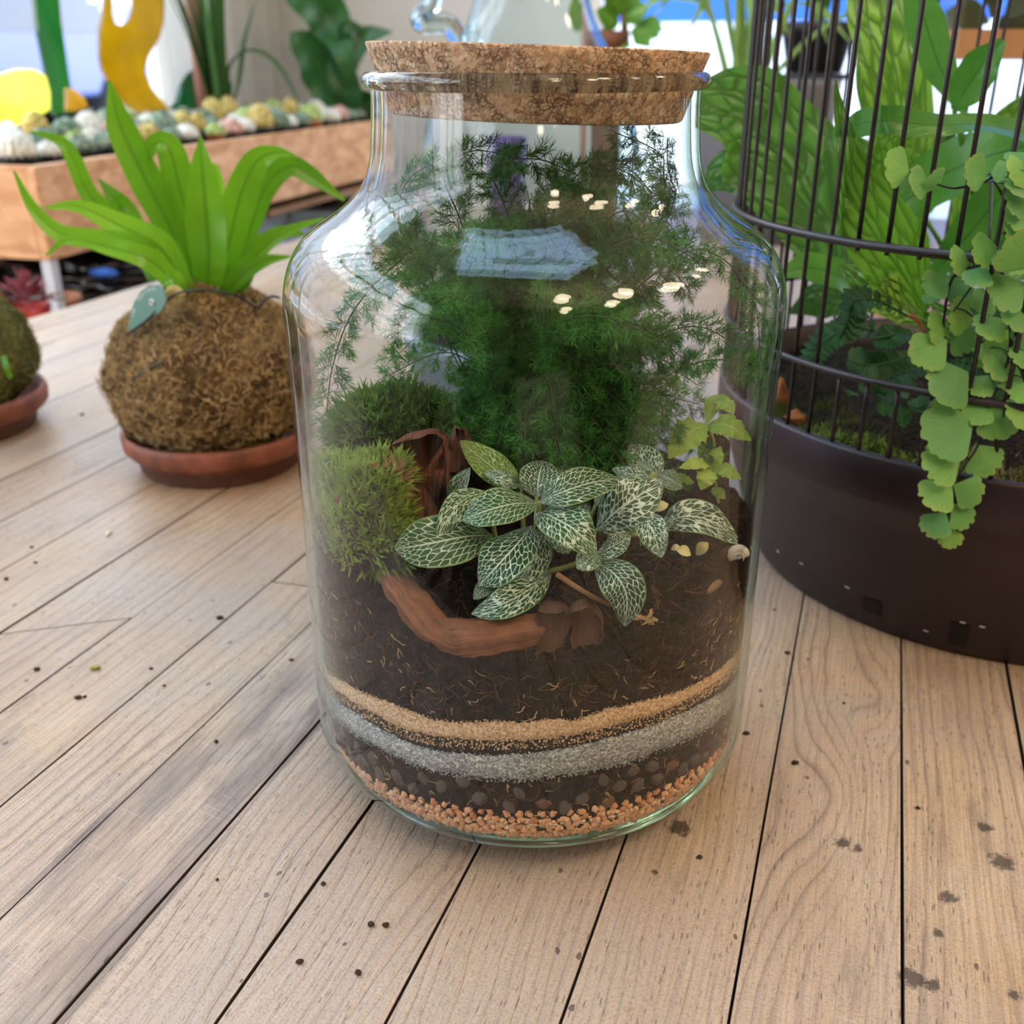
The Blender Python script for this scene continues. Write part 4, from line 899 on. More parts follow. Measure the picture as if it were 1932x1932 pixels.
for lab, px, py, Y, r in (('white snail shell at the right glass below the rightmost veined leaf', 1390, 1047, -.030, .0042), ('smaller pinkish-white snail shell beside the white one at the right glass', 1403, 1036, -.022, .003)):
    c = oncyl(px, py, .0932); b = MB(); n = 46; P = []; R = []
    for i in range(n):
        q = i / (n - 1); a = q * 2.6 * 6.283; rr = r * .75 * (1 - q) ** 1.1
        P.append(c + np.array([rr * math.cos(a), -q * r * .7, rr * math.sin(a)])); R.append(max(.00015, r * .52 * (1 - q) ** 1.1))
    b.tube(P, R, 10).build('snail_shell', M_shell, **tagd(lab, 'shell'))
M_pale = plain('pale_leaf_scrap', C(210, 205, 150), .6, .08, 80)
for i, (px, py, Y, a, w, lab) in enumerate(((1248, 957, -.035, .5, 14, 'white curled scrap between the veined leaves'), (1290, 1042, -.052, -.4, 15, 'pale yellow round leaf scrap on the soil at the right'), (1325, 1035, -.045, .9, 16, 'pale green wilted leaf scrap below the rightmost veined leaf'), (1275, 1035, -.050, .2, 9, 'tiny cream leaf scrap left of the pale yellow one'))):
    c = inj(at(px, py, Y)); s = pxscale(c) * w; d = np.array([math.cos(a), 0, math.sin(a)])
    V, F, UV = leafgeo([c - d * s, c + np.array([0, -.001, .001]), c + d * s], ellprof(7, s * .8, .5, .1, .2), tocam(c, .6), 4, .3, nu=8); MB().add(V, F, UV).build('leaf_scrap', M_pale, **tagd(lab, 'leaf scrap'))
for i, (px, py, Y, lab) in enumerate(((985, 1190, -.083, 'dry curled straw tuft at the front glass below the lowest veined leaf'), (1220, 1175, -.078, 'dry brown leaf litter tuft right of the hanging veined leaf'))):
    c = inj(at(px, py, Y), .002); mb = MB()
    for q in range(26):
        d = nrm(RNG.normal(size=3) * [1, .4, .7]) * RNG.uniform(.003, .007); V, F, UV = leafgeo([c + RNG.normal(size=3) * .0015, c + d * .6 + [0, 0, .001], c + d], [.0002, .0009, .0001], tocam(c), 2, .4, nu=4); mb.add([inj(v, .0005) for v in V], F, UV)
    mb.build('dry_litter', M_fib2, **dict(tagd(lab, 'litter'), kind='stuff'))

# ------------------------------------------------------------------ moss
def blades(mb, P, Nv, L, w, k=3, droop=.3):
    b0 = nrm(np.cross(Nv, RNG.normal(size=3)))
    for q in range(k):
        d = nrm(Nv + RNG.normal(size=3) * .45); l = L * RNG.uniform(.6, 1.2); s = nrm(np.cross(d, RNG.normal(size=3))) * w
        p1 = P + d * l * .55; p2 = P + d * l + np.array([0, 0, -droop * l * RNG.uniform(0, .5)]) + RNG.normal(size=3) * l * .08
        mb.add([P - s, P + s, p1 - s * .8, p1 + s * .8, p2], [(0, 1, 3, 2), (2, 3, 4)])
def mossmat(name, c1, c2, c3):
    M = NT(name); f = M.math('ADD', M.math('MULTIPLY', M.noise(M.pos(), 260, 3), .5), M.math('MULTIPLY', M.noise(M.pos(), 70, 3), .5)); M.p(color=M.ramp(f, [(.32, c1), (.52, c2), (.7, c3)]), rough=.7, spec=.2)
    M.translucent(c3, .3); return M.m
def mossclump(lab, balls, m, mcore, n, L, w, name='moss_clump'):
    c0 = np.array(balls[0][0]); t = thing(name, lab, 'moss', (c0[0], c0[1], c0[2] - balls[0][1][2])); core = MB(); bl = MB()
    for c, r in balls:
        blob(core, c, np.array(r) * .93, 14, 20, .25, 3.0, c[0] * 50)
    core.v = [tuple(inj(v, .0012)) for v in core.v]; core.build('moss_cushion', mcore, t)
    tot = sum(r[0] * r[2] for _, r in balls)
    for c, r in balls:
        for q in range(int(n * r[0] * r[2] / tot)):
            d = nrm(RNG.normal(size=3)); d[2] = abs(d[2]) * 1.0 if RNG.random() < .75 else d[2]; k = 1 + .25 * fbm(d[0] * 3 + c[0] * 50, d[1] * 3, d[2] * 3 + c[0] * 35)
            P = np.array(c) + d * np.array(r) * k * .95
            if d[1] > .5: continue
            Pi = inj(P, .002); blades(bl, Pi, nrm(d + [0, 0, .45]), L, w)
    V = np.array(bl.v); R = np.hypot(V[:, 0], V[:, 1]); lim = np.array([rin(min(max(z, .012), .297)) for z in V[:, 2]]) - .0006; kf = np.minimum(1, lim / np.maximum(R, 1e-6)); V[:, 0] *= kf; V[:, 1] *= kf; bl.v = [tuple(v) for v in V]
    bl.build('moss_leaves', m, t, smooth=False, kind='stuff'); return t
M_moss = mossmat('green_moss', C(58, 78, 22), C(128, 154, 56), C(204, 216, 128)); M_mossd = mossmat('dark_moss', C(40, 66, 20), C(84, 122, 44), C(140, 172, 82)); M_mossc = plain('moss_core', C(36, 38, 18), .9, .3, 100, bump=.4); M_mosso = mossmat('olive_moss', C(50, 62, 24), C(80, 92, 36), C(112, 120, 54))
A3 = lambda x, y, Y: inj(at(x, y, Y), .010)
mossclump('bright green moss cushion against the glass at the left of the jar', [(A3(625, 975, -.038), (.020, .018, .020)), (A3(690, 985, -.055), (.016, .014, .019)), (A3(660, 930, -.03), (.020, .02, .014)), (A3(610, 930, -.02), (.014, .016, .013)), (A3(660, 1045, -.060), (.013, .010, .010)), (A3(720, 905, -.035), (.010, .010, .010)), (A3(720, 1040, -.068), (.008, .007, .010))], M_moss, M_mossc, 3400, .0078, .00062)
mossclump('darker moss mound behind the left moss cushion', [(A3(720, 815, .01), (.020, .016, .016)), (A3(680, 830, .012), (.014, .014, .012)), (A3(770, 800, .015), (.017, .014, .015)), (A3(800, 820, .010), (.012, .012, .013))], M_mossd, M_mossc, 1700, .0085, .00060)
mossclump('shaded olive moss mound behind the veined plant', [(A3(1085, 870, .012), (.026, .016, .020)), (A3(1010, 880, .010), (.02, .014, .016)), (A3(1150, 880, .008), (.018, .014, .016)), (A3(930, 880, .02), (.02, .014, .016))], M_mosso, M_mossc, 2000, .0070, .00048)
M_straw = mossmat('straw_moss', C(128, 102, 66), C(170, 142, 96), C(204, 180, 134))
mossclump('dry straw-coloured moss tuft between the left moss and the bark', [(A3(742, 920, -.045), (.005, .005, .008)), (A3(748, 960, -.05), (.004, .004, .005))], M_straw, M_mossc, 170, .0068, .0004)
M_seed = plain('red_brown_bud', C(128, 66, 52), .6, .15, 200)
for lab, px, py, Y in (('reddish brown bud lying on top of the left moss cushion', 703, 881, -.052), ('dull reddish bud in the middle of the left moss cushion', 618, 948, -.062)):
    c = inj(at(px, py, Y), .002); blob(MB(), c, (.0026, .0022, .0018), 10, 12, .2, 2., px).build('fallen_bud', M_seed, **tagd(lab, 'bud'))
# ------------------------------------------------------------------ asparagus fern
def fernmat(name, c1, c2, c3):
    M = NT(name); f = M.math('ADD', M.math('MULTIPLY', M.noise(M.pos(), 55, 3), .6), M.math('MULTIPLY', M.noise(M.pos(), 600, 2), .4)); col = M.ramp(f, [(.36, c1), (.5, c2), (.66, c3)])
    M.p(color=col, rough=.5, spec=.3); M.translucent(col, .35); return M.m
M_fern = fernmat('fern_needles', C(40, 94, 40), C(72, 140, 60), C(118, 180, 90)); M_stem = plain('fern_stem', C(70, 84, 50), .6, .15, 60)
R0 = at(985, 850, .035); R0[2] = .122
fern = thing('asparagus_fern', 'feathery dark green asparagus fern filling the upper half of the jar', 'fern', R0)
NV = []; NF = [0]
def needles(base, axis_, L, n, wid, out):
    """n needles spread round a twig point"""
    d = axis_ * .75 + RNG.normal(size=(n, 3)) * .62; d /= np.linalg.norm(d, axis=1)[:, None]; l = L * RNG.uniform(.6, 1.15, (n, 1)); tip = base + d * l
    s = np.cross(d, RNG.normal(size=(n, 3))); s /= np.linalg.norm(s, axis=1)[:, None]; s *= wid
    mid = base + d * l * .5
    out.append(np.stack([base - s * .5, base + s * .5, mid + s, tip, mid - s], 1))
def frond(P, u0=.4, blen=.013, spacing=.0020, nl=.0060, stem=.00045, dens=11, flat=None):
    P = np.array([inj(p, .003) for p in P]); X = catmull(P, 46); X = np.array([inj(x, .003) for x in X]); seg = np.linalg.norm(np.diff(X, axis=0), axis=1); L = seg.sum(); cum = np.concatenate([[0], np.cumsum(seg)]) / L
    out = []; tw = []
    nb = int(L * (1 - u0) / spacing)
    for k in range(nb):
        u = u0 + (1 - u0) * (k + RNG.uniform(-.3, .3)) / nb; u = min(max(u, 0), 1); i = min(int(np.searchsorted(cum, u)), 45)
        p = X[i]; t = nrm(X[min(i + 1, 45)] - X[max(i - 1, 0)]); sd = nrm(np.cross(t, flat if flat is not None else tocam(p, .5))); sgn = 1 if k % 2 else -1
        v = (u - u0) / (1 - u0); bl = blen * (math.sin(min(1, v * 2.2 + .25) * 1.57) * (1 - v * .62)) * RNG.uniform(.7, 1.15)
        d = nrm(sd * sgn + t * .85 + RNG.normal(size=3) * .28); m = max(2, int(bl / .00125)); q = p.copy()
        for c in range(m):
            q = q + d * bl / m; d = nrm(d + np.array([0, 0, -.03]) + RNG.normal(size=3) * .07); needles(q, d, nl * (1 - .35 * c / m), dens, .000145, out)
        tw.append((p, q))
    if out:
        A = np.concatenate(out).reshape(-1, 3); R = np.hypot(A[:, 0], A[:, 1]); lim = np.interp(A[:, 2], ra, ia) - .0009; kf = np.minimum(1, lim / np.maximum(R, 1e-6)); A[:, 0] *= kf; A[:, 1] *= kf
        A[:, 2] = np.minimum(A[:, 2], .2855)
        NV.append(A)
    b = MB(); b.tube(X, np.linspace(stem, stem * .45, 46), 5)
    for p, q in tw:
        s = nrm(np.cross(q - p, [.3, .5, .8])) * .00013; V = [inj(v, .001) for v in (p - s, p + s, q)]; b.add(V, [(0, 1, 2)])
    b.build('stem', M_stem, fern)
K = lambda L: [at(x, y, Y) for x, y, Y in L]
frond([R0] + K([(850, 640, .03), (800, 480, .0), (740, 505, -.025), (665, 590, -.04), (628, 690, -.040), (616, 778, -.036)]), .42, .014, .0020, .0056, .0005)
frond([R0] + K([(880, 640, .03), (790, 500, .02), (745, 420, .01), (700, 440, -.01), (660, 500, -.02)]), .5, .014)
frond([R0] + K([(820, 600, .045), (765, 470, .045), (752, 400, .04), (770, 340, .03), (830, 300, .02)]), .55, .012)
frond([R0] + K([(930, 600, .03), (870, 420, .01), (838, 330, .0), (890, 285, -.02), (985, 300, -.03)]), .5, .013)
frond([R0] + K([(980, 600, .035), (960, 420, .02), (930, 320, .0), (1010, 300, -.02), (1090, 330, -.025)]), .5, .014)
frond([R0] + K([(1000, 600, .03), (1030, 430, .02), (1100, 320, .01), (1170, 320, -.01), (1240, 370, -.015)]), .5, .013)
frond([R0] + K([(1080, 620, .04), (1190, 450, .035), (1262, 350, .03), (1245, 290, .02), (1150, 245, .005)]), .55, .011)
frond([R0] + K([(1100, 620, .04), (1230, 460, .03), (1280, 360, .025), (1290, 260, .02)]), .6, .012)
frond([R0] + K([(1120, 640, .02), (1270, 490, .0), (1350, 480, -.01), (1420, 560, -.02), (1436, 680, -.02)]), .45, .013)
frond([R0] + K([(1150, 700, .02), (1280, 620, .0), (1370, 640, -.02), (1430, 730, -.02)]), .4, .013)
frond([R0] + K([(1180, 760, .02), (1300, 690, -.01), (1380, 680, -.03), (1425, 700, -.03)]), .35, .011)
frond([R0] + K([(930, 720, .0), (880, 630, -.03), (800, 600, -.05), (735, 640, -.05)]), .35, .011)
frond([R0] + K([(1000, 700, .0), (1060, 610, -.03), (1150, 600, -.05), (1260, 650, -.05)]), .35, .014)
frond([R0] + K([(940, 700, .0), (900, 590, -.02), (850, 560, -.05), (770, 590, -.06)]), .4, .012)
frond([R0] + K([(1060, 560, .02), (1020, 480, .0), (930, 440, -.02), (850, 470, -.03)]), .45, .012)
frond([R0] + K([(1100, 580, .02), (1140, 480, .0), (1230, 450, -.01), (1330, 500, -.02)]), .45, .012)
frond([R0] + K([(900, 560, .03), (820, 460, .04), (760, 500, .05), (690, 560, .045)]), .45, .012)
for i in range(84):
    a = RNG.uniform(0, 6.28); rr = RNG.uniform(.015, .062); zt = RNG.uniform(.150, .232)
    if i % 5 == 0: zt = RNG.uniform(.235, .268); rr = RNG.uniform(.01, .045)
    cxr = .010 + rr * math.cos(a); cyr = .02 + rr * math.sin(a) * .75
    tip = np.array([cxr * 1.35, cyr * 1.2, zt - RNG.uniform(.008, .04)]); top = np.array([cxr * .7, cyr * .7, zt]); lo = R0 + (top - R0) * np.array([.25, .25, .55]); frond([R0 + RNG.normal(size=3) * [.006, .006, 0], lo, top, tip], RNG.uniform(.3, .45), RNG.uniform(.011, .016), .0027)
for i in range(34):   # low ones filling the middle
    a = RNG.uniform(math.pi * .95, 2.05 * math.pi); rr = RNG.uniform(.02, .05); tip = np.array([.012 + rr * math.cos(a) * 1.1, .012 + rr * math.sin(a) * .8, RNG.uniform(.135, .175)]); top = R0 * .4 + tip * .6 + np.array([0, 0, .03])
    frond([R0, R0 + (top - R0) * [.3, .3, .7], top, tip], .3, .015, .0025)
A = np.concatenate(NV).reshape(-1, 3); n_ = len(A) // 5
fi = (np.arange(n_)[:, None, None] * 5 + np.array([[[0, 1, 2], [0, 2, 4], [4, 2, 3]]])).reshape(-1, 3)
me = bpy.data.meshes.new('needles'); me.vertices.add(len(A)); me.vertices.foreach_set('co', A.astype(np.float32).ravel()); me.loops.add(len(fi) * 3); me.loops.foreach_set('vertex_index', fi.astype(np.int32).ravel()); me.polygons.add(len(fi)); me.polygons.foreach_set('loop_start', np.arange(0, len(fi) * 3, 3, dtype=np.int32)); me.polygons.foreach_set('loop_total', np.full(len(fi), 3, np.int32)); me.update(calc_edges=True); me.materials.append(M_fern)
no = bpy.data.objects.new('needles', me); COL.objects.link(no); attach(no, fern); no['kind'] = 'stuff'
print('fern needles', n_)

# ------------------------------------------------------------------ white-veined plant (fittonia) at the front
def netmat(name, g1, g2, vein, gl=.42):
    M = NT(name); s = M.sep(M.uv()); rnd = M.rnd(); v = M.math('MULTIPLY', M.math('SUBTRACT', s[1], .5), 2.0); av = M.math('ABSOLUTE', v)
    sgn = M.math('MULTIPLY', M.math('SIGN', v), 7.3); u = s[0]; o = M.pos(); wn = M.math('MULTIPLY', M.math('SUBTRACT', M.noise(o, 380, 2), .5), .30)
    q = M.math('SUBTRACT', M.math('MULTIPLY', u, 14.0), M.math('MULTIPLY', M.math('POWER', av, .8), 3.5))
    qq = M.math('ADD', q, M.math('ADD', M.math('MULTIPLY', wn, .8), M.math('MULTIPLY', rnd, 5.0)))
    fr = M.math('PINGPONG', qq, .5); side = M.ramp(fr, [(.035, 1.0), (.085, 0.0)])
    vec = M.comb(M.math('ADD', q, M.math('ADD', sgn, wn)), M.math('ADD', M.math('MULTIPLY', av, 4.0), wn), M.math('MULTIPLY', rnd, 31.0))
    ed = M.voro(vec, 1.0, 'DISTANCE_TO_EDGE', .62); net = M.ramp(ed, [(.040, 1.0), (.085, 0.0)])
    fade = M.ramp(av, [(.0, 1.0), (.90, 1.0), (1.0, .0)])
    mid = M.ramp(av, [(.02, 1.0), (.05, 0.0)])
    mk = M.math('MAXIMUM', mid, M.math('MULTIPLY', M.math('MAXIMUM', net, 0.0), fade))
    f = M.math('ADD', M.math('MULTIPLY', M.noise(o, 90, 3), .5), M.math('MULTIPLY', rnd, .5)); gcol = M.ramp(f, [(.3, g1), (.7, g2)])
    gcol = M.mix(M.ramp(av, [(.86, 0.0), (1.0, .7)]), gcol, C(128, 160, 84))
    col = M.mix(mk, gcol, vein); M.p(color=col, rough=gl, spec=.45); M.bump(M.math('SUBTRACT', M.math('MULTIPLY', ed, 1.5), mk), .55, .0008)
    M.translucent(M.mix(.3, col, C(120, 180, 100)), .18); return M.m
M_fit = netmat('veined_leaf', C(30, 72, 44), C(56, 102, 60), C(222, 242, 222)); M_fitl = netmat('veined_leaf_light', C(90, 124, 48), C(112, 144, 62), C(206, 226, 160), .45)
F0 = at(1010, 1000, -.02); F0[2] = .119
fit = thing('veined_plant', 'low plant with dark green leaves netted in white veins at the front of the jar', 'plant', F0)
def fleaf(mid, hw, m=M_fit, up=.55, fold=.22, side=0., curl=-.12, ripple=.05, nu=18, prof=None, seed=0):
    """mid: list of (px, py, Y) from stalk to tip, in the crop used for measuring; hw half width in pixels"""
    P = [inj(at(850 + x / 3.22, 780 + y / 3.22, Y), .0028) for x, y, Y in mid]; s = pxscale(P[0]) * hw / 3.22 * 1.1
    N = tocam(P[len(P) // 2], up) + np.array([side, 0, 0]); w = ellprof(15, s, .36, .05, .10, .50) if prof is None else np.array(prof) * s
    V, F, UV = leafgeo(P, w, N, 10, fold, ripple, 2.0, curl, nu, seed=seed); V = [inj(v, .0012) for v in V]; MB().add(V, F, UV).build('leaf', m, fit)
    Q = P[0]; g = np.array([Q[0] * .75 + F0[0] * .25, Q[1] * .6 + F0[1] * .4, .117])
    return Q, g
SEG = []
SEG.append(fleaf([(430, 440, -.030), (260, 330, -.026), (60, 165, -.020)], 92, M_fitl, .3))
SEG.append(fleaf([(430, 450, -.034), (320, 400, -.034), (205, 355, -.030)], 46))
SEG.append(fleaf([(525, 510, -.040), (535, 400, -.036), (560, 288, -.022)], 118, up=.5, fold=.4, seed=1))
SEG.append(fleaf([(570, 440, -.028), (670, 370, -.022), (765, 350, -.018)], 46))
SEG.append(fleaf([(545, 535, -.055), (700, 470, -.058), (860, 420, -.052), (1030, 395, -.042)], 118, up=.8, fold=.25))
SEG.append(fleaf([(525, 545, -.055), (380, 550, -.064), (220, 590, -.068), (70, 650, -.068)], 118, up=.75, fold=.2))
SEG.append(fleaf([(520, 590, -.052), (640, 640, -.064), (770, 720, -.072), (885, 850, -.072)], 128, up=.55, fold=.2, side=.15))
SEG.append(fleaf([(490, 690, -.050), (400, 800, -.066), (280, 930, -.076), (175, 1045, -.078)], 140, up=.45, fold=.18, side=-.2))
SEG.append(fleaf([(560, 690, -.046), (530, 820, -.058), (470, 940, -.066), (390, 1030, -.068)], 96, up=.3, side=.1))
SEG.append(fleaf([(605, 975, -.060), (480, 1070, -.076), (310, 1160, -.086), (128, 1218, -.083)], 92, up=.3, fold=.12))
SEG.append(fleaf([(240, 740, -.056), (80, 750, -.066), (-180, 800, -.074), (-405, 862, -.083)], 150, up=.35, fold=.16))
SEG.append(fleaf([(220, 480, -.046), (90, 520, -.056), (0, 620, -.066), (-90, 820, -.070)], 78, up=.9, fold=.3, side=.7, curl=-.3))
SEG.append(fleaf([(60, 600, -.030), (40, 480, -.036), (120, 330, -.036)], 66, up=.1, side=-.5, fold=.4))
SEG.append(fleaf([(895, 700, -.040), (1000, 600, -.050), (1130, 510, -.050), (1285, 405, -.040)], 150, up=.35, fold=.15, side=.05))
SEG.append(fleaf([(1275, 400, -.022), (1190, 300, -.016), (1085, 190, -.008)], 96, up=.35, fold=.2))
SEG.append(fleaf([(1240, 365, -.028), (1120, 370, -.030), (985, 335, -.022)], 56, up=.7))
SEG.append(fleaf([(1255, 365, -.030), (1330, 400, -.034), (1412, 448, -.032)], 62, up=.6))
SEG.append(fleaf([(1235, 360, -.030), (1180, 320, -.026), (1130, 285, -.020)], 34, up=.8, fold=.5))
SEG.append(fleaf([(1165, 615, -.050), (1220, 700, -.062), (1285, 875, -.066)], 88, up=.3, fold=.3))
SEG.append(fleaf([(1280, 690, -.040), (1420, 625, -.044), (1600, 660, -.040), (1765, 790, -.032)], 112, up=.7, fold=.2, side=.1))
SEG.append(fleaf([(890, 855, -.058), (980, 810, -.066), (1095, 745, -.064)], 72, up=.5))
SEG.append(fleaf([(880, 850, -.060), (835, 890, -.070), (770, 945, -.074)], 72, up=.4))
SEG.append(fleaf([(885, 905, -.062), (1000, 980, -.080), (1070, 1110, -.084), (1060, 1292, -.082)], 118, up=.3, fold=.15))
SEG.append(fleaf([(330, 1000, -.066), (220, 1050, -.076), (140, 1130, -.080)], 50, up=.3))
SEG.append(fleaf([(600, 720, -.045), (680, 780, -.056), (720, 850, -.058)], 70, up=.3, side=.2))
SEG.append(fleaf([(880, 560, -.036), (950, 480, -.030), (1020, 380, -.022)], 60, up=.4))
SEG.append(fleaf([(640, 700, -.036), (760, 640, -.034), (850, 560, -.030)], 70, up=.5))
M_fst = plain('pale_stalk', C(150, 164, 96), .5, .1, 60)
for q, g in SEG:
    mid_ = (q + g) / 2 + np.array([0, .004, -.002]); MB().tube([inj(p, .002) for p in catmull([g, mid_, q], 8)], np.linspace(.0013, .0008, 8), 6).build('stalk', M_fst, fit)
for a, b in (((1080, 740, -.055), (880, 860, -.06)), ((880, 860, -.06), (600, 960, -.062)), ((545, 540, -.055), (560, 720, -.048)), ((1270, 690, -.04), (1080, 740, -.05)), ((1265, 380, -.028), (1260, 560, -.03))):
    p, q = [inj(at(850 + x / 3.22, 780 + y / 3.22, Y), .002) for x, y, Y in (a, b)]; MB().tube(catmull([p, (p + q) / 2 + [0, 0, -.001], q], 8), .0011, 6).build('stalk', M_fst, fit)

# ------------------------------------------------------------------ lime green seedling on the right
M_lime = leafmat('lime_leaf', C(126, 164, 52), C(174, 204, 90), C(190, 208, 120), .5, .35, 9, .5)
L0 = at(1352, 960, .0); L0[2] = .124
lime = thing('lime_seedling', 'small lime green seedling with toothed crinkled leaves at the right of the jar', 'plant', L0)
def lleaf(mid, hw, up=.6, m=M_lime, rp=.16, serr=.10):
    P = [inj(at(850 + x / 3.22, 780 + y / 3.22, Y), .003) for x, y, Y in mid]; s = pxscale(P[0]) * hw / 3.22
    V, F, UV = leafgeo(P, ellprof(15, s, .42, .05, .12, .42), tocam(P[1], up), 8, .12, rp, 4.5, -.1, 44, serr, 10); V = [inj(v, .001) for v in V]; MB().add(V, F, UV).build('leaf', m, lime); return P[0]
lleaf([(1550, 70, .005), (1450, 120, -.004), (1325, 275, -.010)], 105); lleaf([(1560, 75, .005), (1680, 70, -.004), (1850, 165, -.006)], 78); lleaf([(1560, 60, .008), (1600, -60, .014), (1680, -50, .010), (1720, 10, .006)], 60, .9)
lleaf([(1590, 310, -.002), (1500, 300, -.012), (1388, 332, -.014)], 46); lleaf([(1590, 305, -.002), (1610, 270, -.006), (1640, 200, -.004)], 52); lleaf([(1600, 315, -.002), (1670, 340, -.012), (1768, 400, -.014)], 52); lleaf([(1585, 325, -.004), (1555, 385, -.014), (1520, 465, -.016)], 62, .3)
lleaf([(1560, 290, .004), (1540, 230, .010), (1500, 180, .012)], 46); lleaf([(1590, 450, .002), (1630, 480, -.006), (1670, 520, -.008)], 36, .4); lleaf([(1480, 420, .01), (1420, 395, .006), (1360, 370, .004)], 34)
for pts in ([(1555, 70, .006), (1600, 180, .010), (1590, 310, -.001), (1620, 480, .004), (1625, 560, .004)], [(1590, 310, -.001), (1600, 330, 0)]):
    MB().tube(catmull([inj(at(850 + x / 3.22, 780 + y / 3.22, Y), .003) for x, y, Y in pts], 16), .0008, 6).build('stem', M_fst, lime)
# ------------------------------------------------------------------ moss-ball plants (kokedama)
def fibreball(name, parent, c, r, m, mf, n, prof_k, seed, lw=.00028, L=.008):
    V = []; F = []; nl, no_ = 60, 90
    def pt(d):
        k = 1 + .07 * fbm(d[0] * 2.5 + seed, d[1] * 2.5, d[2] * 2.5, 4) + .035 * fbm(d[0] * 14 + seed, d[1] * 14, d[2] * 14, 4)
        sh = prof_k(d[2]); return np.asarray(c) + np.array([d[0] * r[0] * k * sh, d[1] * r[1] * k * sh, d[2] * r[2] * k])
    for i in range(nl + 1):
        th = math.pi * i / nl
        for j in range(no_):
            ph = 2 * math.pi * j / no_; V.append(pt(np.array([math.sin(th) * math.cos(ph), math.sin(th) * math.sin(ph), math.cos(th)])))
    for i in range(nl):
        for j in range(no_): j2 = (j + 1) % no_; F.append((i * no_ + j, (i + 1) * no_ + j, (i + 1) * no_ + j2, i * no_ + j2))
    ball = mkobj(name, V, F, m, parent)
    def g(i):
        d = nrm(RNG.normal(size=3))
        if d[1] > .6: return None
        p = pt(d); t = nrm(np.cross(d, RNG.normal(size=3))); l = L * RNG.uniform(.4, 1.3); P = []; lift = RNG.uniform(.0002, .0022); b = RNG.normal(size=3) * .9
        for q in range(6):
            P.append(p + d * (lift * .6 + .0010 * math.sin(q * 1.1 + i))); t = nrm(t + b * .35); t = nrm(t - d * np.dot(t, d) * .8); p = p + t * l / 5
        return P
    strands(n, g, mf, 'moss_fibres', ball, lw); return ball
def kokemat(name, cs):
    M = NT(name); o = M.pos(); f = M.math('ADD', M.math('MULTIPLY', M.noise(o, 260, 5, .7, 1.2), .6), M.math('MULTIPLY', M.noise(o, 40, 3), .4)); M.p(color=M.ramp(f, [(.34, cs[0]), (.5, cs[1]), (.66, cs[2])]), rough=.9, spec=.15); M.bump(f, 1.0, .005); return M.m
M_k1 = kokemat('brown_ball_moss', [C(38, 26, 17), C(104, 80, 50), C(166, 138, 92)]); M_k1f = plain('dry_moss_fibre', C(178, 150, 102), .8, .4, 60)
M_k2 = kokemat('green_ball_moss', [C(48, 46, 22), C(92, 90, 44), C(140, 134, 74)]); M_k2f = plain('greenish_fibre', C(142, 136, 78), .8, .35, 60)
M_sau = NT('two_tone_terracotta'); _o = M_sau.obj(); _z = M_sau.ramp(M_sau.math('ADD', M_sau.sep(_o)[2], M_sau.math('MULTIPLY', M_sau.noise(_o, 60, 3), .004)), [(.012, 1.0), (.019, 0.0)]); M_sau.p(color=M_sau.mix(M_sau.math('MULTIPLY', _z, .7), M_sau.ramp(M_sau.noise(_o, 45, 5, .6), [(.35, C(112, 64, 48)), (.6, C(150, 88, 66)), (.75, C(176, 128, 112))]), C(74, 58, 54)), rough=.55, spec=.4); M_sau.bump(M_sau.noise(_o, 160, 4), .25, .001)  # darker towards the foot
def saucer(lab, c, r, h, rb):
    def wob(rr, z, a): return rr * (1 + .012 * fbm(math.cos(a) * 2 + c[0] * 9, math.sin(a) * 2, z * 40, 3))
    MB().lathe([(.001, 0), (rb, 0), (rb + .002, .002), (r * .86, h * .42), (r * .93, h * .46), (r * .985, h * .60), (r, h * .85), (r * .985, h), (r * .95, h), (r * .90, h * .75), (rb * .9, .006), (.001, .006)], 96, (c[0], c[1], 0), wob=wob).build('saucer', M_sau.m, **tagd(lab, 'saucer'))
KC = np.array([-.2525, .392, 0])
saucer('brown terracotta saucer under the large bird fern moss ball', KC, .078, .034, .064)
kk = thing('moss_ball_plant', 'round brown moss ball growing a bright green strap-leaved bird fern', 'plant', KC + [0, 0, .007])
fibreball('moss_ball', kk, KC + [0, 0, .079], (.083, .083, .071), M_k1, M_k1f, 6500, lambda z: 1 - .16 * max(0, z) ** 1.5, 2.0)
def bfern():
    M = NT('bird_fern_leaf'); s = M.sep(M.uv()); v = M.math('MULTIPLY', M.math('ABSOLUTE', M.math('SUBTRACT', s[1], .5)), 2.0); rnd = M.rnd(); nz = M.noise(M.obj(), 26, 3)
    f = M.math('ADD', M.math('MULTIPLY', nz, .5), M.math('MULTIPLY', rnd, .5)); col = M.ramp(f, [(.25, C(82, 140, 26)), (.5, C(112, 172, 34)), (.75, C(142, 198, 52))])
    mid = M.ramp(v, [(.03, .55), (.14, 0.0)]); col = M.mix(mid, col, C(46, 84, 22)); M.p(color=col, rough=.30, spec=.5); M.bump(M.math('ADD', nz, M.math('MULTIPLY', M.noise(M.comb(M.math('MULTIPLY', s[0], 60.0), s[1], 0.0), 1.0, 2), .25)), .2, .002)
    M.translucent(M.mix(.4, col, C(150, 200, 30)), .38); return M.m
M_bf = bfern()
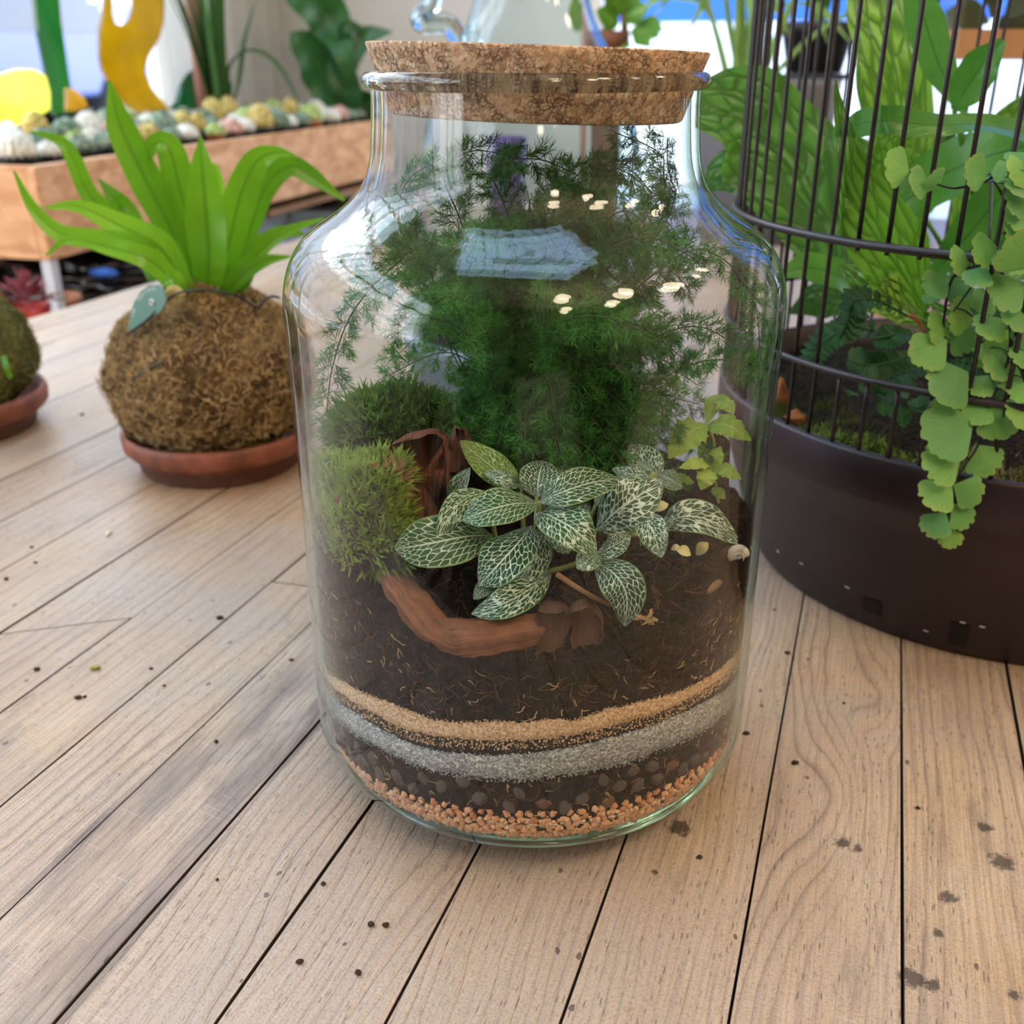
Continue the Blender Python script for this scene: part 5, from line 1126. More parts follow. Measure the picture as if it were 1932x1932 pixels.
KL = [([(360, 548), (330, 450), (275, 340), (228, 240), (206, 152)], [14, 27, 31, 26, 2], .405), ([(378, 545), (360, 440), (338, 350), (322, 288), (305, 268), (286, 278), (281, 308)], [16, 26, 30, 26, 20, 14, 2], .395),
      ([(392, 552), (394, 480), (388, 390), (382, 320), (379, 258)], [28, 38, 36, 24, 2], .36), ([(418, 548), (432, 460), (452, 375), (482, 308), (518, 288), (556, 293)], [22, 27, 31, 25, 12, 2], .385),
      ([(428, 540), (468, 440), (500, 355), (545, 314), (592, 336), (650, 378)], [10, 17, 21, 20, 16, 2], .40), ([(430, 545), (475, 490), (535, 440), (610, 412)], [14, 15, 11, 2], .38),
      ([(432, 548), (465, 512), (500, 492), (548, 484)], [14, 15, 12, 2], .36), ([(440, 540), (478, 470), (530, 440), (575, 442)], [10, 14, 14, 3], .43),
      ([(350, 540), (275, 470), (185, 452), (112, 440), (62, 392), (26, 322)], [12, 22, 19, 17, 11, 2], .37), ([(345, 548), (285, 492), (200, 465), (130, 452), (86, 482)], [16, 23, 16, 8, 2], .345),
      ([(358, 540), (305, 470), (225, 425), (150, 390), (82, 392)], [22, 31, 24, 12, 2], .375), ([(335, 520), (240, 430), (172, 372), (138, 300), (112, 265), (58, 248)], [9, 18, 17, 15, 10, 2], .45),
      ([(300, 470), (240, 410), (215, 372), (186, 338)], [18, 25, 16, 2], .43), ([(310, 470), (306, 400), (300, 345)], [14, 17, 3], .44), ([(412, 430), (410, 360), (404, 308)], [14, 14, 5], .44),
      ([(350, 552), (330, 524), (306, 534)], [8, 15, 3], .325), ([(360, 545), (310, 500), (262, 470)], [16, 22, 3], .40), ([(405, 550), (432, 515), (456, 480)], [18, 22, 3], .40), ([(365, 545), (385, 500), (410, 430)], [18, 26, 4], .42),
      ([(440, 555), (462, 530), (480, 505)], [10, 14, 3], .38)]
for i, (pts, w, Y) in enumerate(KL):
    n = len(pts); b = np.array([KC[0] + (pts[0][0] - 395) * .00042 * .8, KC[1] - .005 + .02 * math.sin(i), .138]); P = [at(x, y, Y + (.0 if q else .0)) for q, (x, y) in enumerate(pts)]; P[0] = P[0] * .4 + b * .6; s = pxscale(P[1])
    N = tocam(P[n // 2], .15) + .25 * np.array([math.sin(i * 2.3), 0, 0]); V, F, UV = leafgeo(P, np.array(w) * s, N, 6, .16, .09, 1.6, 0, 26, seed=i); MB().add(V, F, UV).build('leaf', M_bf, kk)
P = [at(x, y, .325) for x, y in ((345, 560), (328, 545), (316, 562), (314, 572))]; MB().tube(catmull(P, 10), .0035, 8).build('withered_stalk', plain('withered_tan', C(196, 176, 112), .7, .1, 40), kk)
# name tag and its wire
M_tag = plain('teal_tag', C(92, 132, 118), .25, .05, 30, spec=.6); M_wire = plain('black_wire', C(24, 30, 28), .4, .1, 30)
TGP = [(243, 624), (246, 596), (254, 570), (266, 550), (282, 538), (298, 537), (309, 546), (315, 566), (306, 586), (280, 604)]
TY = lambda x, y: .338 - (x - 245) * .00035
tg = thing('plant_tag', 'half-round teal name tag hanging on the bird fern moss ball', 'tag', at(270, 600, .335)); TP3 = np.array([at(x, y, TY(x, y)) for x, y in TGP]); c_ = TP3.mean(0); nn = nrm(np.cross(TP3[2] - TP3[0], TP3[6] - TP3[0])); nn = nn if nn[1] < 0 else -nn; TP3 = TP3 - np.outer((TP3 - c_) @ nn, nn)
MB().poly(TP3, nn, .0009).build('card', M_tag, tg, smooth=False)
M_eye = plain('tag_eyelet', C(215, 220, 215), .3, .04, 40, metal=.6); e0 = at(289, 570, TY(289, 570)); e0 = e0 - nn * np.dot(e0 - c_, nn) + nn * .0010; u_ = nrm(np.cross(nn, [0, 0, 1.])); w_ = np.cross(nn, u_)
MB().tube([e0 + .0019 * (math.cos(a) * u_ + math.sin(a) * w_) for a in np.linspace(0, 6.283, 17)], .0007, 6, False).build('eyelet', M_eye, tg); MB().tube([e0, e0 + nn * .0004], .0014, 12).build('hole', M_wire, tg)
# lettering round the edge of the tag
M_let = plain('tag_lettering', C(205, 220, 208), .5, .03, 40)
def letter(ch, p, ang, size):
    f = bpy.data.curves.new('letter_curve', 'FONT'); f.body = ch; f.size = size; f.extrude = .00008; f.align_x = 'CENTER'; f.align_y = 'CENTER'; f.materials.append(M_let); fo = bpy.data.objects.new('letter_curve', f); COL.objects.link(fo); bpy.context.view_layer.update(); me = bpy.data.meshes.new_from_object(fo.evaluated_get(bpy.context.evaluated_depsgraph_get())); bpy.data.objects.remove(fo); me.materials.clear(); me.materials.append(M_let); o = bpy.data.objects.new('letter', me); COL.objects.link(o)
    R = np.stack([-u_ * -1, w_ * 1, nn], axis=1); X = u_ if u_[0] > 0 else -u_; Yv = np.cross(nn, X); X2 = X * math.cos(ang) + Yv * math.sin(ang); Y2 = np.cross(nn, X2)
    o.matrix_world = Matrix(((X2[0], Y2[0], nn[0], p[0]), (X2[1], Y2[1], nn[1], p[1]), (X2[2], Y2[2], nn[2], p[2]), (0, 0, 0, 1))); mw = o.matrix_world.copy(); o.parent = tg; o.matrix_parent_inverse = Matrix.Translation(-tg.location); o.matrix_basis = mw
arc = catmull(np.array([(250, 606, 0), (254, 588, 0), (262, 568, 0), (272, 555, 0), (285, 546, 0), (299, 546, 0)]), 60)[:, :2]
TXT = 'INK  NURTURED'
for i, ch in enumerate(TXT):
    if ch == ' ': continue
    q = 6 + i * 52 / len(TXT); a, b2 = arc[int(q)], arc[min(59, int(q) + 2)]; p = at(a[0], a[1], TY(*a)); p = p - nn * np.dot(p - c_, nn) + nn * .0006
    letter(ch, p, math.atan2(-(b2[1] - a[1]), b2[0] - a[0]), .0036)
P = [at(x, y, Y) for x, y, Y in ((238, 632, .34), (275, 606, .325), (312, 570, .318), (335, 553, .315), (385, 548, .312), (440, 556, .318), (470, 572, .325), (487, 580, .33), (500, 566, .33), (512, 559, .335), (528, 562, .34))]
MB().tube(catmull(P, 50), .0010, 6).build('tie_wire', M_wire, **tagd('thin black wire tied round the top of the bird fern moss ball', 'wire'))
P = [at(x, y, Y) for x, y, Y in ((250, 715, .318), (278, 698, .314), (306, 683, .311), (308, 690, .311))]; MB().tube(catmull(P, 14), .0007, 5).build('dark_twig', M_wire, kk)
# second ball, cut by the left edge of the photo
K2 = np.array([-.520, .475, 0])
saucer('brown terracotta saucer at the left edge under the greenish moss ball', K2, .084, .036, .068)
k2 = thing('moss_ball_plant', 'greenish brown moss ball cut off by the left edge of the photo', 'plant', K2 + [0, 0, .007])
fibreball('moss_ball', k2, K2 + [0, 0, .074], (.080, .080, .068), M_k2, M_k2f, 2600, lambda z: 1 - .12 * max(0, z) ** 1.5, 8.0)
P = [at(x, y, Y) for x, y, Y in ((6, 672, .41), (12, 692, .40), (20, 714, .40))]; V, F, UV = leafgeo(P, np.array([4.5, 5.5, 3.5]) * pxscale(P[0]), tocam(P[0], .2), 4, .2, nu=8); MB().add(V, F, UV).build('leaf', M_bf, k2)
for i in range(7):
    a = i * .9 + .3; b = K2 + [0, 0, .138]; d = np.array([math.cos(a), math.sin(a), 0]); V, F, UV = leafgeo([b, b + d * .02 + [0, 0, .07], b + d * .06 + [0, 0, .12]], [.006, .010, .001], d + [0, 0, .5], 6, .2, nu=12)
    if d[0] < .5: MB().add(V, F, UV).build('leaf', M_bf, k2)

# ------------------------------------------------------------------ bird cage planter
CC = np.array([.3173, .2192, 0.0]); CR_, CB_ = .1882, .1573; Z1, Z2, Z3 = .1178, .1564, .2239
M_cage = NT('dark_maroon_paint'); _o = M_cage.obj(); M_cage.p(color=M_cage.ramp(M_cage.noise(_o, 14, 4), [(.35, C(32, 17, 23)), (.7, C(44, 26, 33))]), rough=.42, spec=.5); M_cage.bump(M_cage.noise(_o, 220, 4), .08, .001)
M_bar = plain('brown_black_wire', C(40, 31, 34), .38, .2, 60, spec=.6, bump=.1); M_slot = plain('slot_black', C(14, 11, 13), .6, .1, 20); M_chip = plain('paint_chip', C(205, 205, 210), .6, .05, 60)
cage = thing('bird_cage', 'round dark brown bird cage used as a planter, standing right of the jar', 'cage', CC)
rb = lambda z: CB_ + (CR_ - .004 - CB_) * min(1, z / .086)
MB().lathe([(.001, .004), (CB_ - .012, .004), (CB_ - .010, .0), (CB_ - .002, .0), (CB_, .003)] + [(rb(z), z) for z in np.linspace(.006, .086, 8)] + [(CR_ - .001, .0885), (CR_ + .001, .094), (CR_ + .001, Z1 - .002), (CR_, Z1), (CR_ - .003, Z1), (CR_ - .004, .095), (CB_ - .004, .010), (.001, .010)], 160, CC).build('basin', M_cage.m, cage)
def cpt(a, r, z): return CC + np.array([r * math.cos(a), r * math.sin(a), z])
def patch(a0, a1, z0, z1, off, m, nm):
    b = MB(); n = 8; V = []; F = []
    for i in range(n + 1):
        a = a0 + (a1 - a0) * i / n; V += [cpt(a, rb(z0) + off, z0), cpt(a, rb(z1) + off, z1)]
        if i: F.append((2 * i - 2, 2 * i, 2 * i + 1, 2 * i - 1))
    b.add(V, F).build(nm, m, cage, smooth=False)
def az(px, py): # azimuth round the cage of a pixel on the lower basin
    u = (px - 966) / FPX; v = (966 - py) / FPX; d = np.array([u, CP + v * SP, -SP + v * CP]); o = CAMP - CC; r = rb(.015); A_ = d[0] ** 2 + d[1] ** 2; B_ = 2 * (o[0] * d[0] + o[1] * d[1]); C_ = o[0] ** 2 + o[1] ** 2 - r * r; dis = B_ * B_ - 4 * A_ * C_; t = (-B_ - math.sqrt(max(0, dis))) / (2 * A_); q = CAMP + d * t - CC; return math.atan2(q[1], q[0]), q[2]
for (x0, x1, y0, y1) in ((1632, 1668, 1122, 1160), (1795, 1834, 1168, 1222)):
    a0, z1_ = az(x0, y0); a1, _ = az(x1, y0); _, z0_ = az((x0 + x1) / 2, y1); patch(a0, a1, max(.003, z0_), max(.02, z1_), .0006, M_slot, 'slot')
for px, py in ((1816, 1168), (1852, 1176), (1745, 1190), (1475, 1038), (1520, 1060), (1604, 1104)):
    a0, z_ = az(px, py); patch(a0 - .006, a0 + .012, max(.004, z_) - .0006, max(.004, z_) + .0006, .0007, M_chip, 'paint_chip')
def ring(z, rad, nm, a0=0, a1=2 * math.pi):
    n = 120; MB().tube([cpt(a0 + (a1 - a0) * i / n, CR_, z) for i in range(n + 1)], rad, 8, False).build(nm, M_bar, cage)
ring(Z2, .0019, 'hoop'); ring(Z3, .0023, 'hoop'); ring(.46, .0019, 'hoop')
DT, TH0 = math.radians(5.2014), math.radians(-123.485)
for i in range(-14, 55):
    a = TH0 - i * DT; segs = [(Z1 - .004, .47)]
    if 1 <= i <= 4: segs = [(Z1 - .004, Z2), (Z3 - .004, .47)]
    for z0, z1 in segs:
        MB().tube([cpt(a, CR_ - .0018, z0 + (z1 - z0) * q / 3) for q in range(4)], .00125, 7).build('bar', M_bar, cage)
# domed top of the cage, above the picture
for i in range(-14, 55, 2):
    a = TH0 - i * DT; MB().tube([cpt(a, (CR_ - .0018) * math.cos(q), .47 + .13 * math.sin(q)) for q in np.linspace(0, 1.5, 9)], .00125, 6).build('bar', M_bar, cage)
# earth in the cage
M_csoil = soilmat('cage_soil', [C(14, 11, 9), C(30, 25, 18), C(54, 46, 30), C(88, 76, 48)]); cs = MB(); V = []; F = []
for i in range(22):
    for j in range(60):
        r = .001 + (CR_ - .006) * i / 21; a = 6.2832 * j / 60; x, y = r * math.cos(a), r * math.sin(a); V.append(CC + [x, y, .100 + .022 * max(0, 1 - (r / .17) ** 2) + .010 * fbm(x * 30, y * 30, 2.)])
for i in range(21):
    for j in range(60): j2 = (j + 1) % 60; F.append((i * 60 + j, (i + 1) * 60 + j, (i + 1) * 60 + j2, i * 60 + j2))
csoil = mkobj('cage_soil', V, F, M_csoil, **SK_('dark mossy earth filling the basin of the bird cage', 'soil'))
def cmoss(n, a0, a1, r0, r1, m, L, nm):
    bl = MB()
    for i in range(n):
        a = RNG.uniform(a0, a1); r = RNG.uniform(r0, r1); p = CC + np.array([r * math.cos(a), r * math.sin(a), .104 + .008 * fbm(r * 40, a * 8, 1.)]); blades(bl, p, nrm([RNG.normal() * .4, RNG.normal() * .4, 1]), L, .0005)
    bl.build(nm, m, csoil, smooth=False, kind='stuff')
cmoss(1100, math.radians(-175), math.radians(-95), .12, .178, M_mosso, .008, 'moss_tufts'); cmoss(500, math.radians(-160), math.radians(-120), .14, .18, M_moss, .007, 'moss_tufts'); cmoss(260, math.radians(-130), math.radians(-95), .12, .18, M_straw, .009, 'dry_tufts')
M_bk = plain('orange_bark_chip', C(150, 92, 48), .8, .2, 60, bump=.3)
for lab, px, py, Y in (('orange-brown bark chip standing inside the cage at its left rim', 1468, 765, .205), ('orange-brown bark chip lying inside the cage by the third bar', 1500, 790, .18)):
    c = at(px, py, Y); blob(MB(), c, (.006, .005, .013 if px < 1480 else .005), 12, 14, .5, 2., px).build('bark_chip', M_bk, **tagd(lab, 'bark chip'))
# crocodile fern
def crocmat(name, c1, c2, dark, sc=1.0):
    M = NT(name); s = M.sep(M.uv()); rnd = M.rnd(); v = M.math('ABSOLUTE', M.math('MULTIPLY', M.math('SUBTRACT', s[1], .5), 2.0)); wn = M.math('MULTIPLY', M.math('SUBTRACT', M.noise(M.obj(), 60, 2), .5), .5)
    q = M.math('SUBTRACT', M.math('MULTIPLY', s[0], 8.5 * sc), M.math('MULTIPLY', v, 1.6)); vec = M.comb(M.math('ADD', q, wn), M.math('ADD', M.math('MULTIPLY', v, 3.0), M.math('MULTIPLY', M.math('SIGN', M.math('SUBTRACT', s[1], .5)), 5.5)), M.math('MULTIPLY', rnd, 23.0))
    ed = M.voro(vec, 1.0, 'DISTANCE_TO_EDGE', .6); net = M.ramp(ed, [(.03, 1.0), (.14, 0.0)]); mid = M.ramp(v, [(.02, 1.0), (.07, 0.0)])
    f = M.math('ADD', M.math('MULTIPLY', M.noise(M.obj(), 20, 3), .5), M.math('MULTIPLY', rnd, .5)); col = M.ramp(f, [(.3, c1), (.7, c2)]); col = M.mix(M.math('MULTIPLY', M.math('MAXIMUM', net, mid), .75), col, dark)
    M.p(color=col, rough=.34, spec=.5); M.bump(M.math('MINIMUM', ed, .3), 1.0, .006); M.translucent(M.mix(.4, col, C(140, 190, 40)), .38); return M.m
M_cr = crocmat('croc_fern_leaf', C(108, 166, 52), C(152, 204, 80), C(58, 112, 34)); M_cr2 = crocmat('croc_fern_dark', C(62, 122, 50), C(98, 156, 72), C(38, 84, 34)); M_cr3 = leafmat('croc_fern_plain', C(70, 134, 44), C(110, 170, 72), C(50, 100, 36), .3, .32, 10, .15)
CF0 = CC + np.array([.02, .03, .118])
croc = thing('crocodile_fern', 'large fern with broad net-veined green leaves growing inside the bird cage', 'fern', CF0)
CL = [([(1590, 540, .26), (1560, 440, .27), (1490, 320, .28), (1400, 225, .28), (1312, 200, .27)], [22, 75, 110, 100, 40], M_cr2, .1),
      ([(1745, 590, .20), (1700, 510, .165), (1630, 410, .13), (1572, 300, .125), (1543, 205, .13), (1548, 152, .135)], [30, 88, 74, 52, 26, 3], M_cr, .05),
      ([(1720, 480, .27), (1715, 320, .28), (1695, 160, .28), (1665, 20, .29), (1650, -110, .30)], [20, 50, 58, 66, 40], M_cr, 0),
      ([(1690, 330, .30), (1640, 180, .31), (1645, 60, .31), (1650, -40, .31)], [20, 22, 26, 20], M_cr, .1),
      ([(1820, 215, .30), (1775, 130, .26), (1745, 40, .24), (1722, -40, .23)], [5, 30, 36, 20], M_cr3, -.2),
      ([(1800, 208, .22), (1822, 170, .21), (1855, 120, .205), (1893, 76, .20)], [6, 36, 36, 8], M_cr3, .05),
      ([(1980, 262, .20), (1860, 236, .15), (1760, 236, .12), (1670, 228, .11), (1600, 236, .12), (1540, 258, .13)], [34, 26, 28, 28, 26, 4], M_cr3, -.35),
      ([(1640, 450, .26), (1720, 370, .25), (1820, 310, .22), (1960, 268, .20)], [14, 52, 56, 40], M_cr3, .1),
      ([(1700, 420, .28), (1680, 340, .26), (1690, 280, .25), (1720, 245, .24)], [16, 48, 48, 6], M_cr, .3),
      ([(1740, 400, .30), (1760, 330, .30), (1775, 280, .30), (1800, 250, .3)], [16, 44, 40, 6], M_cr2, .1),
      ([(1760, 520, .24), (1830, 440, .22), (1890, 370, .2), (1960, 330, .19)], [14, 42, 42, 20], M_cr3, .2),
      ([(1600, 520, .30), (1540, 440, .32), (1500, 400, .33), (1440, 330, .33)], [14, 44, 46, 8], M_cr2, .1),
      ([(1640, 560, .26), (1580, 520, .22), (1520, 505, .2), (1470, 520, .19)], [12, 34, 30, 4], M_cr3, .4),
      ([(1600, 480, .32), (1530, 390, .34), (1450, 320, .35), (1370, 330, .35), (1330, 360, .34)], [10, 46, 56, 44, 6], M_cr2, .2),
      ([(1680, 470, .34), (1650, 380, .36), (1610, 300, .37), (1560, 240, .37)], [14, 46, 44, 6], M_cr2, 0),
      ([(1800, 500, .32), (1840, 380, .33), (1900, 260, .33), (1960, 180, .32)], [14, 44, 50, 20], M_cr, 0),
      ([(1880, 480, .28), (1910, 420, .27), (1960, 360, .26)], [20, 44, 30], M_cr3, .1),
      ([(1750, 560, .24), (1800, 520, .20), (1870, 500, .18), (1940, 520, .17)], [14, 40, 40, 10], M_cr2, .3),
      ([(1660, 580, .32), (1600, 560, .33), (1540, 570, .33), (1490, 590, .32)], [14, 40, 36, 4], M_cr2, .3),
      ([(1730, 600, .18), (1690, 570, .155), (1640, 540, .15), (1590, 500, .16)], [16, 44, 40, 8], M_cr, .2)]
def incage(P):
    P = np.array(P, float); d = P[:2] - CC[:2]; r = np.linalg.norm(d)
    if r > CR_ - .006: P[:2] = CC[:2] + d / r * (CR_ - .006)
    return P
for i, (pts, w, m, sd) in enumerate(CL):
    P = [at(x, y, Y) for x, y, Y in pts]; s = pxscale(P[len(P) // 2]); N = tocam(P[len(P) // 2], .35) + np.array([sd, 0, 0]); V, F, UV = leafgeo(P, np.array(w) * s, N, 8, .14, .10, 2.6, 0, 30, seed=i); V = V if i in (0, 13) else [incage(v) if np.linalg.norm(v[:2] - CC[:2]) < CR_ + .05 else v for v in V]
    MB().add(V, F, UV).build('leaf', m, croc)
    g = CF0 + np.array([.012 * math.sin(i * 2.), .012 * math.cos(i * 1.3), 0])
    MB().tube(catmull([g, (g * .4 + P[0] * .6) + [0, 0, .0], P[0]], 8), .0014, 6).build('stalk', M_cr3, croc)
# small dark fern low in the cage
M_df = leafmat('dark_fern_leaf', C(22, 66, 26), C(44, 98, 44), C(84, 132, 80), .45, .2, 9, .3)
dfern = thing('button_fern', 'small dark green fern with lobed fronds low inside the cage', 'fern', CC + [-.03, -.06, .11])
for fr, wd in (([(1720, 600, .14), (1650, 565, .12), (1590, 575, .11), (1540, 615, .10), (1505, 655, .10)], 34), ([(1760, 640, .13), (1700, 630, .10), (1660, 640, .09), (1610, 650, .09)], 26), ([(1740, 660, .15), (1690, 680, .12), (1640, 690, .11), (1590, 680, .11)], 34), ([(1760, 700, .14), (1710, 700, .11), (1660, 720, .10), (1620, 712, .10)], 30), ([(1700, 640, .18), (1620, 620, .18), (1560, 640, .18), (1520, 690, .18)], 30), ([(1790, 620, .15), (1830, 600, .12), (1880, 620, .10), (1920, 660, .1)], 30), ([(1790, 680, .14), (1840, 690, .11), (1890, 720, .1), (1930, 760, .1)], 30)):
    P = catmull([incage(at(x, y, Y)) for x, y, Y in fr], 15); s = pxscale(P[0]) * wd; mb = MB(); mb.tube(P, .0007, 5); st = mb.build('frond_stem', M_df, dfern)
    for i in range(1, 14):
        t = nrm(P[i + 1] - P[i - 1]); sd = nrm(np.cross(t, tocam(P[i], .5))); k = s * math.sin(math.pi * (.15 + .8 * (1 - i / 15)))
        for sg in (1, -1):
            q = [P[i], P[i] + sd * sg * k * .5 + t * k * .2, P[i] + sd * sg * k + t * k * .35]; V, F, UV = leafgeo(q, ellprof(6, k * .34, .4, .15, .4), tocam(P[i], .5), 4, .1, nu=6); MB().add([incage(v) for v in V], F, UV).build('leaflet', M_df, st)
# small nettle-like plant at the front rim
M_nt = leafmat('toothed_leaf', C(46, 92, 46), C(84, 134, 78), C(120, 160, 110), .5, .25, 8, .3)
nt = thing('toothed_seedling', 'little toothed-leaf plant behind the lower bars of the cage', 'plant', CC + [-.07, -.11, .105])
for (x, y, Y, dx, dy, hw) in ((1640, 760, .085, -48, 6, 22), (1640, 765, .085, -20, 42, 22), (1660, 760, .09, 22, 46, 20), (1665, 750, .10, 40, -14, 20), (1700, 765, .08, 36, 22, 20), (1690, 770, .085, -6, 50, 20), (1720, 770, .085, 34, -12, 20), (1610, 740, .11, -34, 16, 18), (1650, 740, .12, 10, -30, 20), (1700, 745, .11, 30, -20, 18), (1740, 750, .10, 30, 14, 20), (1620, 745, .10, -38, -14, 18)):
    P = [incage(at(x + dx * q, y + dy * q, Y - .01 * q)) for q in (0, .5, 1)]; V, F, UV = leafgeo(P, ellprof(11, hw * pxscale(P[0]), .42, .06, .15, .4), tocam(P[0], .7), 6, .15, .1, 3, 0, 18, .14, 6); MB().add([incage(v) for v in V], F, UV).build('leaf', M_nt, nt)
P = [incage(at(x, y, Y)) for x, y, Y in ((1640, 622, .06), (1662, 624, .06), (1690, 630, .065), (1720, 640, .07))]; MB().tube(catmull(P, 10), .0011, 6).build('dry_tendril', M_bk, **tagd('curled orange-brown dry tendril inside the cage left of the hanging leaflets', 'tendril'))

# ------------------------------------------------------------------ maidenhair fern spilling out of the cage door
def mhmat():
    M = NT('maidenhair_leaflet'); s = M.sep(M.uv()); rnd = M.rnd(); o = M.obj(); ve = M.noise(M.comb(M.math('MULTIPLY', s[1], 60.0), M.math('MULTIPLY', s[0], 2.0), M.math('MULTIPLY', rnd, 9.0)), 1.0, 3)
    f = M.math('ADD', M.math('MULTIPLY', rnd, .6), M.math('MULTIPLY', M.noise(o, 70, 3), .4)); col = M.ramp(f, [(.25, C(100, 160, 92)), (.55, C(124, 182, 96)), (.8, C(150, 198, 92))])
    edge = M.math('MULTIPLY', M.ramp(s[0], [(.80, 0.0), (1.0, .32)]), M.ramp(M.noise(M.pos(), 55, 2), [(.42, .1), (.62, 1.0)])); col = M.mix(edge, col, C(196, 190, 84)); col = M.mix(M.math('MULTIPLY', M.ramp(ve, [(.45, 0.0), (.62, 1.0)]), .22), col, C(76, 116, 52))
    M.p(color=col, rough=.48, spec=.4); M.bump(ve, .25, .0008); M.translucent(M.mix(.3, col, C(140, 190, 80)), .28); return M.m
M_mh = mhmat(); M_mhs = plain('black_frond_stem', C(34, 22, 20), .35, .1, 50)
MH0 = CC + np.array([-.02, -.08, .112]); mh = thing('maidenhair_fern', 'maidenhair fern with fan-shaped leaflets trailing out of the cage door over the basin', 'fern', MH0)
def fan(bx, by, cx, cy, Y, spread=48, k=1.0, tilt=0., seed=0):
    B = at(bx, by, Y); E = at(bx + (cx - bx) * 1.0, by + (cy - by) * 1.0, Y - .004); d = E - B; L = np.linalg.norm(d) * 1.72 * k; d = nrm(d); N = nrm(tocam(B, .25) + np.array([tilt, 0, 0])); s = nrm(np.cross(d, N)); N = np.cross(s, d); nr2, na = 6, 40; V = []; F = []; UV = []; rg = np.random.default_rng(seed); c1, c2, c3 = rg.uniform(-.5, .5, 3)
    for i in range(nr2 + 1):
        for j in range(na + 1):
            a = math.radians(-spread + 2 * spread * j / na); q = j / na; sc = 1 - .055 * (1 - abs(math.sin(q * math.pi * (5 + seed % 3))) ** .6) - .10 * math.exp(-((q - .5 - c1 * .4) / .03) ** 2) - .06 * math.exp(-((q - .25 - c2 * .2) / .025) ** 2) - .06 * math.exp(-((q - .78 + c3 * .2) / .025) ** 2)
            sc *= .70 + .30 * max(0., math.sin(q * math.pi)) ** .6; r = L * sc * i / nr2; V.append(B + d * r * math.cos(a) + s * r * math.sin(a) + N * (.10 * r * math.sin(a * 2.2 + seed) - .12 * r * r / L)); UV.append((i / nr2, q))
    for i in range(nr2):
        for j in range(na): q = i * (na + 1) + j; F.append((q, q + 1, q + na + 2, q + na + 1))
    MB().add(V, F, UV).build('leaflet', M_mh, mh); return B
X = lambda x: 1560 + x / 2.76
Yy = lambda y: 380 + y / 2.76
FL = [(890, 240, 815, 248, .062), (748, 300, 685, 305, .068), (828, 335, 782, 402, .060), (1022, 262, 945, 315, .058), (640, 400, 568, 430, .078), (725, 405, 675, 465, .080), (1030, 420, 930, 472, .058), (770, 605, 690, 592, .074), (652, 668, 575, 655, .074), (930, 615, 845, 655, .064), (640, 690, 715, 738, .076), (626, 718, 525, 782, .068), (962, 822, 885, 848, .062), (985, 852, 938, 925, .062), (738, 888, 622, 950, .062), (845, 905, 790, 965, .066), (845, 1042, 782, 1105, .060), (862, 1062, 912, 1165, .056), (762, 1150, 620, 1190, .056), (697, 1325, 585, 1370, .054), (768, 1265, 832, 1362, .056), (655, 1468, 565, 1535, .052), (658, 1475, 755, 1520, .050), (620, 1620, 562, 1690, .050), (652, 1570, 712, 1650, .050), (628, 1680, 646, 1760, .050), (1050, 560, 985, 615, .056), (1065, 780, 1010, 815, .056), (1075, 950, 1015, 1000, .054), (560, 470, 545, 500, .080), (1000, 350, 930, 400, .07), (880, 480, 820, 520, .085), (1080, 330, 1000, 250, .05), (850, 760, 800, 780, .09), (760, 560, 800, 500, .09), (930, 780, 900, 740, .095), (900, 880, 870, 800, .09), (1090, 620, 1040, 700, .06), (1090, 1050, 1010, 1105, .052)]
BS = []
for i, (bx, by, cx, cy_, Y) in enumerate(FL):
    k = .95; sp = 50
    if i in (17, 18, 14): k, sp = 1.0, 58
    if i in (24, 25): sp = 42
    BS.append(fan(X(bx), Yy(by), X(cx), Yy(cy_), Y, sp, k, .15 * math.sin(i * 1.9), i))
# more leaflets round the upper right of the door
U = lambda x: 1300 + x / 3.057
for i, (bx, by, cx, cy_, Y) in enumerate([(1270, 990, 1190, 955, .07), (1720, 1015, 1655, 985, .06), (1740, 1000, 1800, 985, .06), (1960, 960, 1890, 985, .055), (1970, 1010, 1890, 1065, .055), (1440, 1080, 1405, 1040, .065), (1385, 1060, 1320, 1045, .065), (1960, 1160, 1890, 1150, .055), (1970, 1200, 1900, 1255, .055), (1960, 1300, 1880, 1330, .056), (1900, 1100, 1850, 1075, .07), (1960, 880, 1900, 930, .06)]):
    BS.append(fan(U(bx), by / 3.057, U(cx), cy_ / 3.057, Y, 60, .9, .2 * math.sin(i), i + 60))
ST_P = [[(1870, 330, .12), (1868, 420, .075), (1862, 500, .064), (1830, 545, .068), (1790, 600, .07)], [(1880, 470, .075), (1900, 560, .062), (1905, 660, .06), (1880, 735, .058), (1862, 770, .058), (1845, 840, .055), (1812, 890, .053), (1795, 930, .051), (1785, 990, .05)], [(1862, 500, .064), (1800, 520, .075), (1780, 620, .072), (1790, 720, .066), (1830, 700, .063)], [(1880, 340, .09), (1850, 345, .065), (1800, 355, .06), (1760, 345, .065)], [(1895, 440, .07), (1930, 430, .058), (1960, 400, .055)], [(1905, 660, .06), (1930, 590, .056), (1950, 520, .055)]]
SP_ = []
for L in ST_P:
    P = catmull([at(*q) for q in L], 36); SP_.append(P); MB().tube(P, np.linspace(.0008, .0004, 36), 6).build('stem', M_mhs, mh)
MB().tube(catmull([MH0, MH0 + [0, -.01, .06], at(1870, 330, .12)], 16), .0008, 6).build('stem', M_mhs, mh); MB().tube(catmull([MH0, MH0 + [0, -.01, .04], at(1880, 470, .075)], 16), .0008, 6).build('stem', M_mhs, mh)
AP = np.concatenate(SP_)
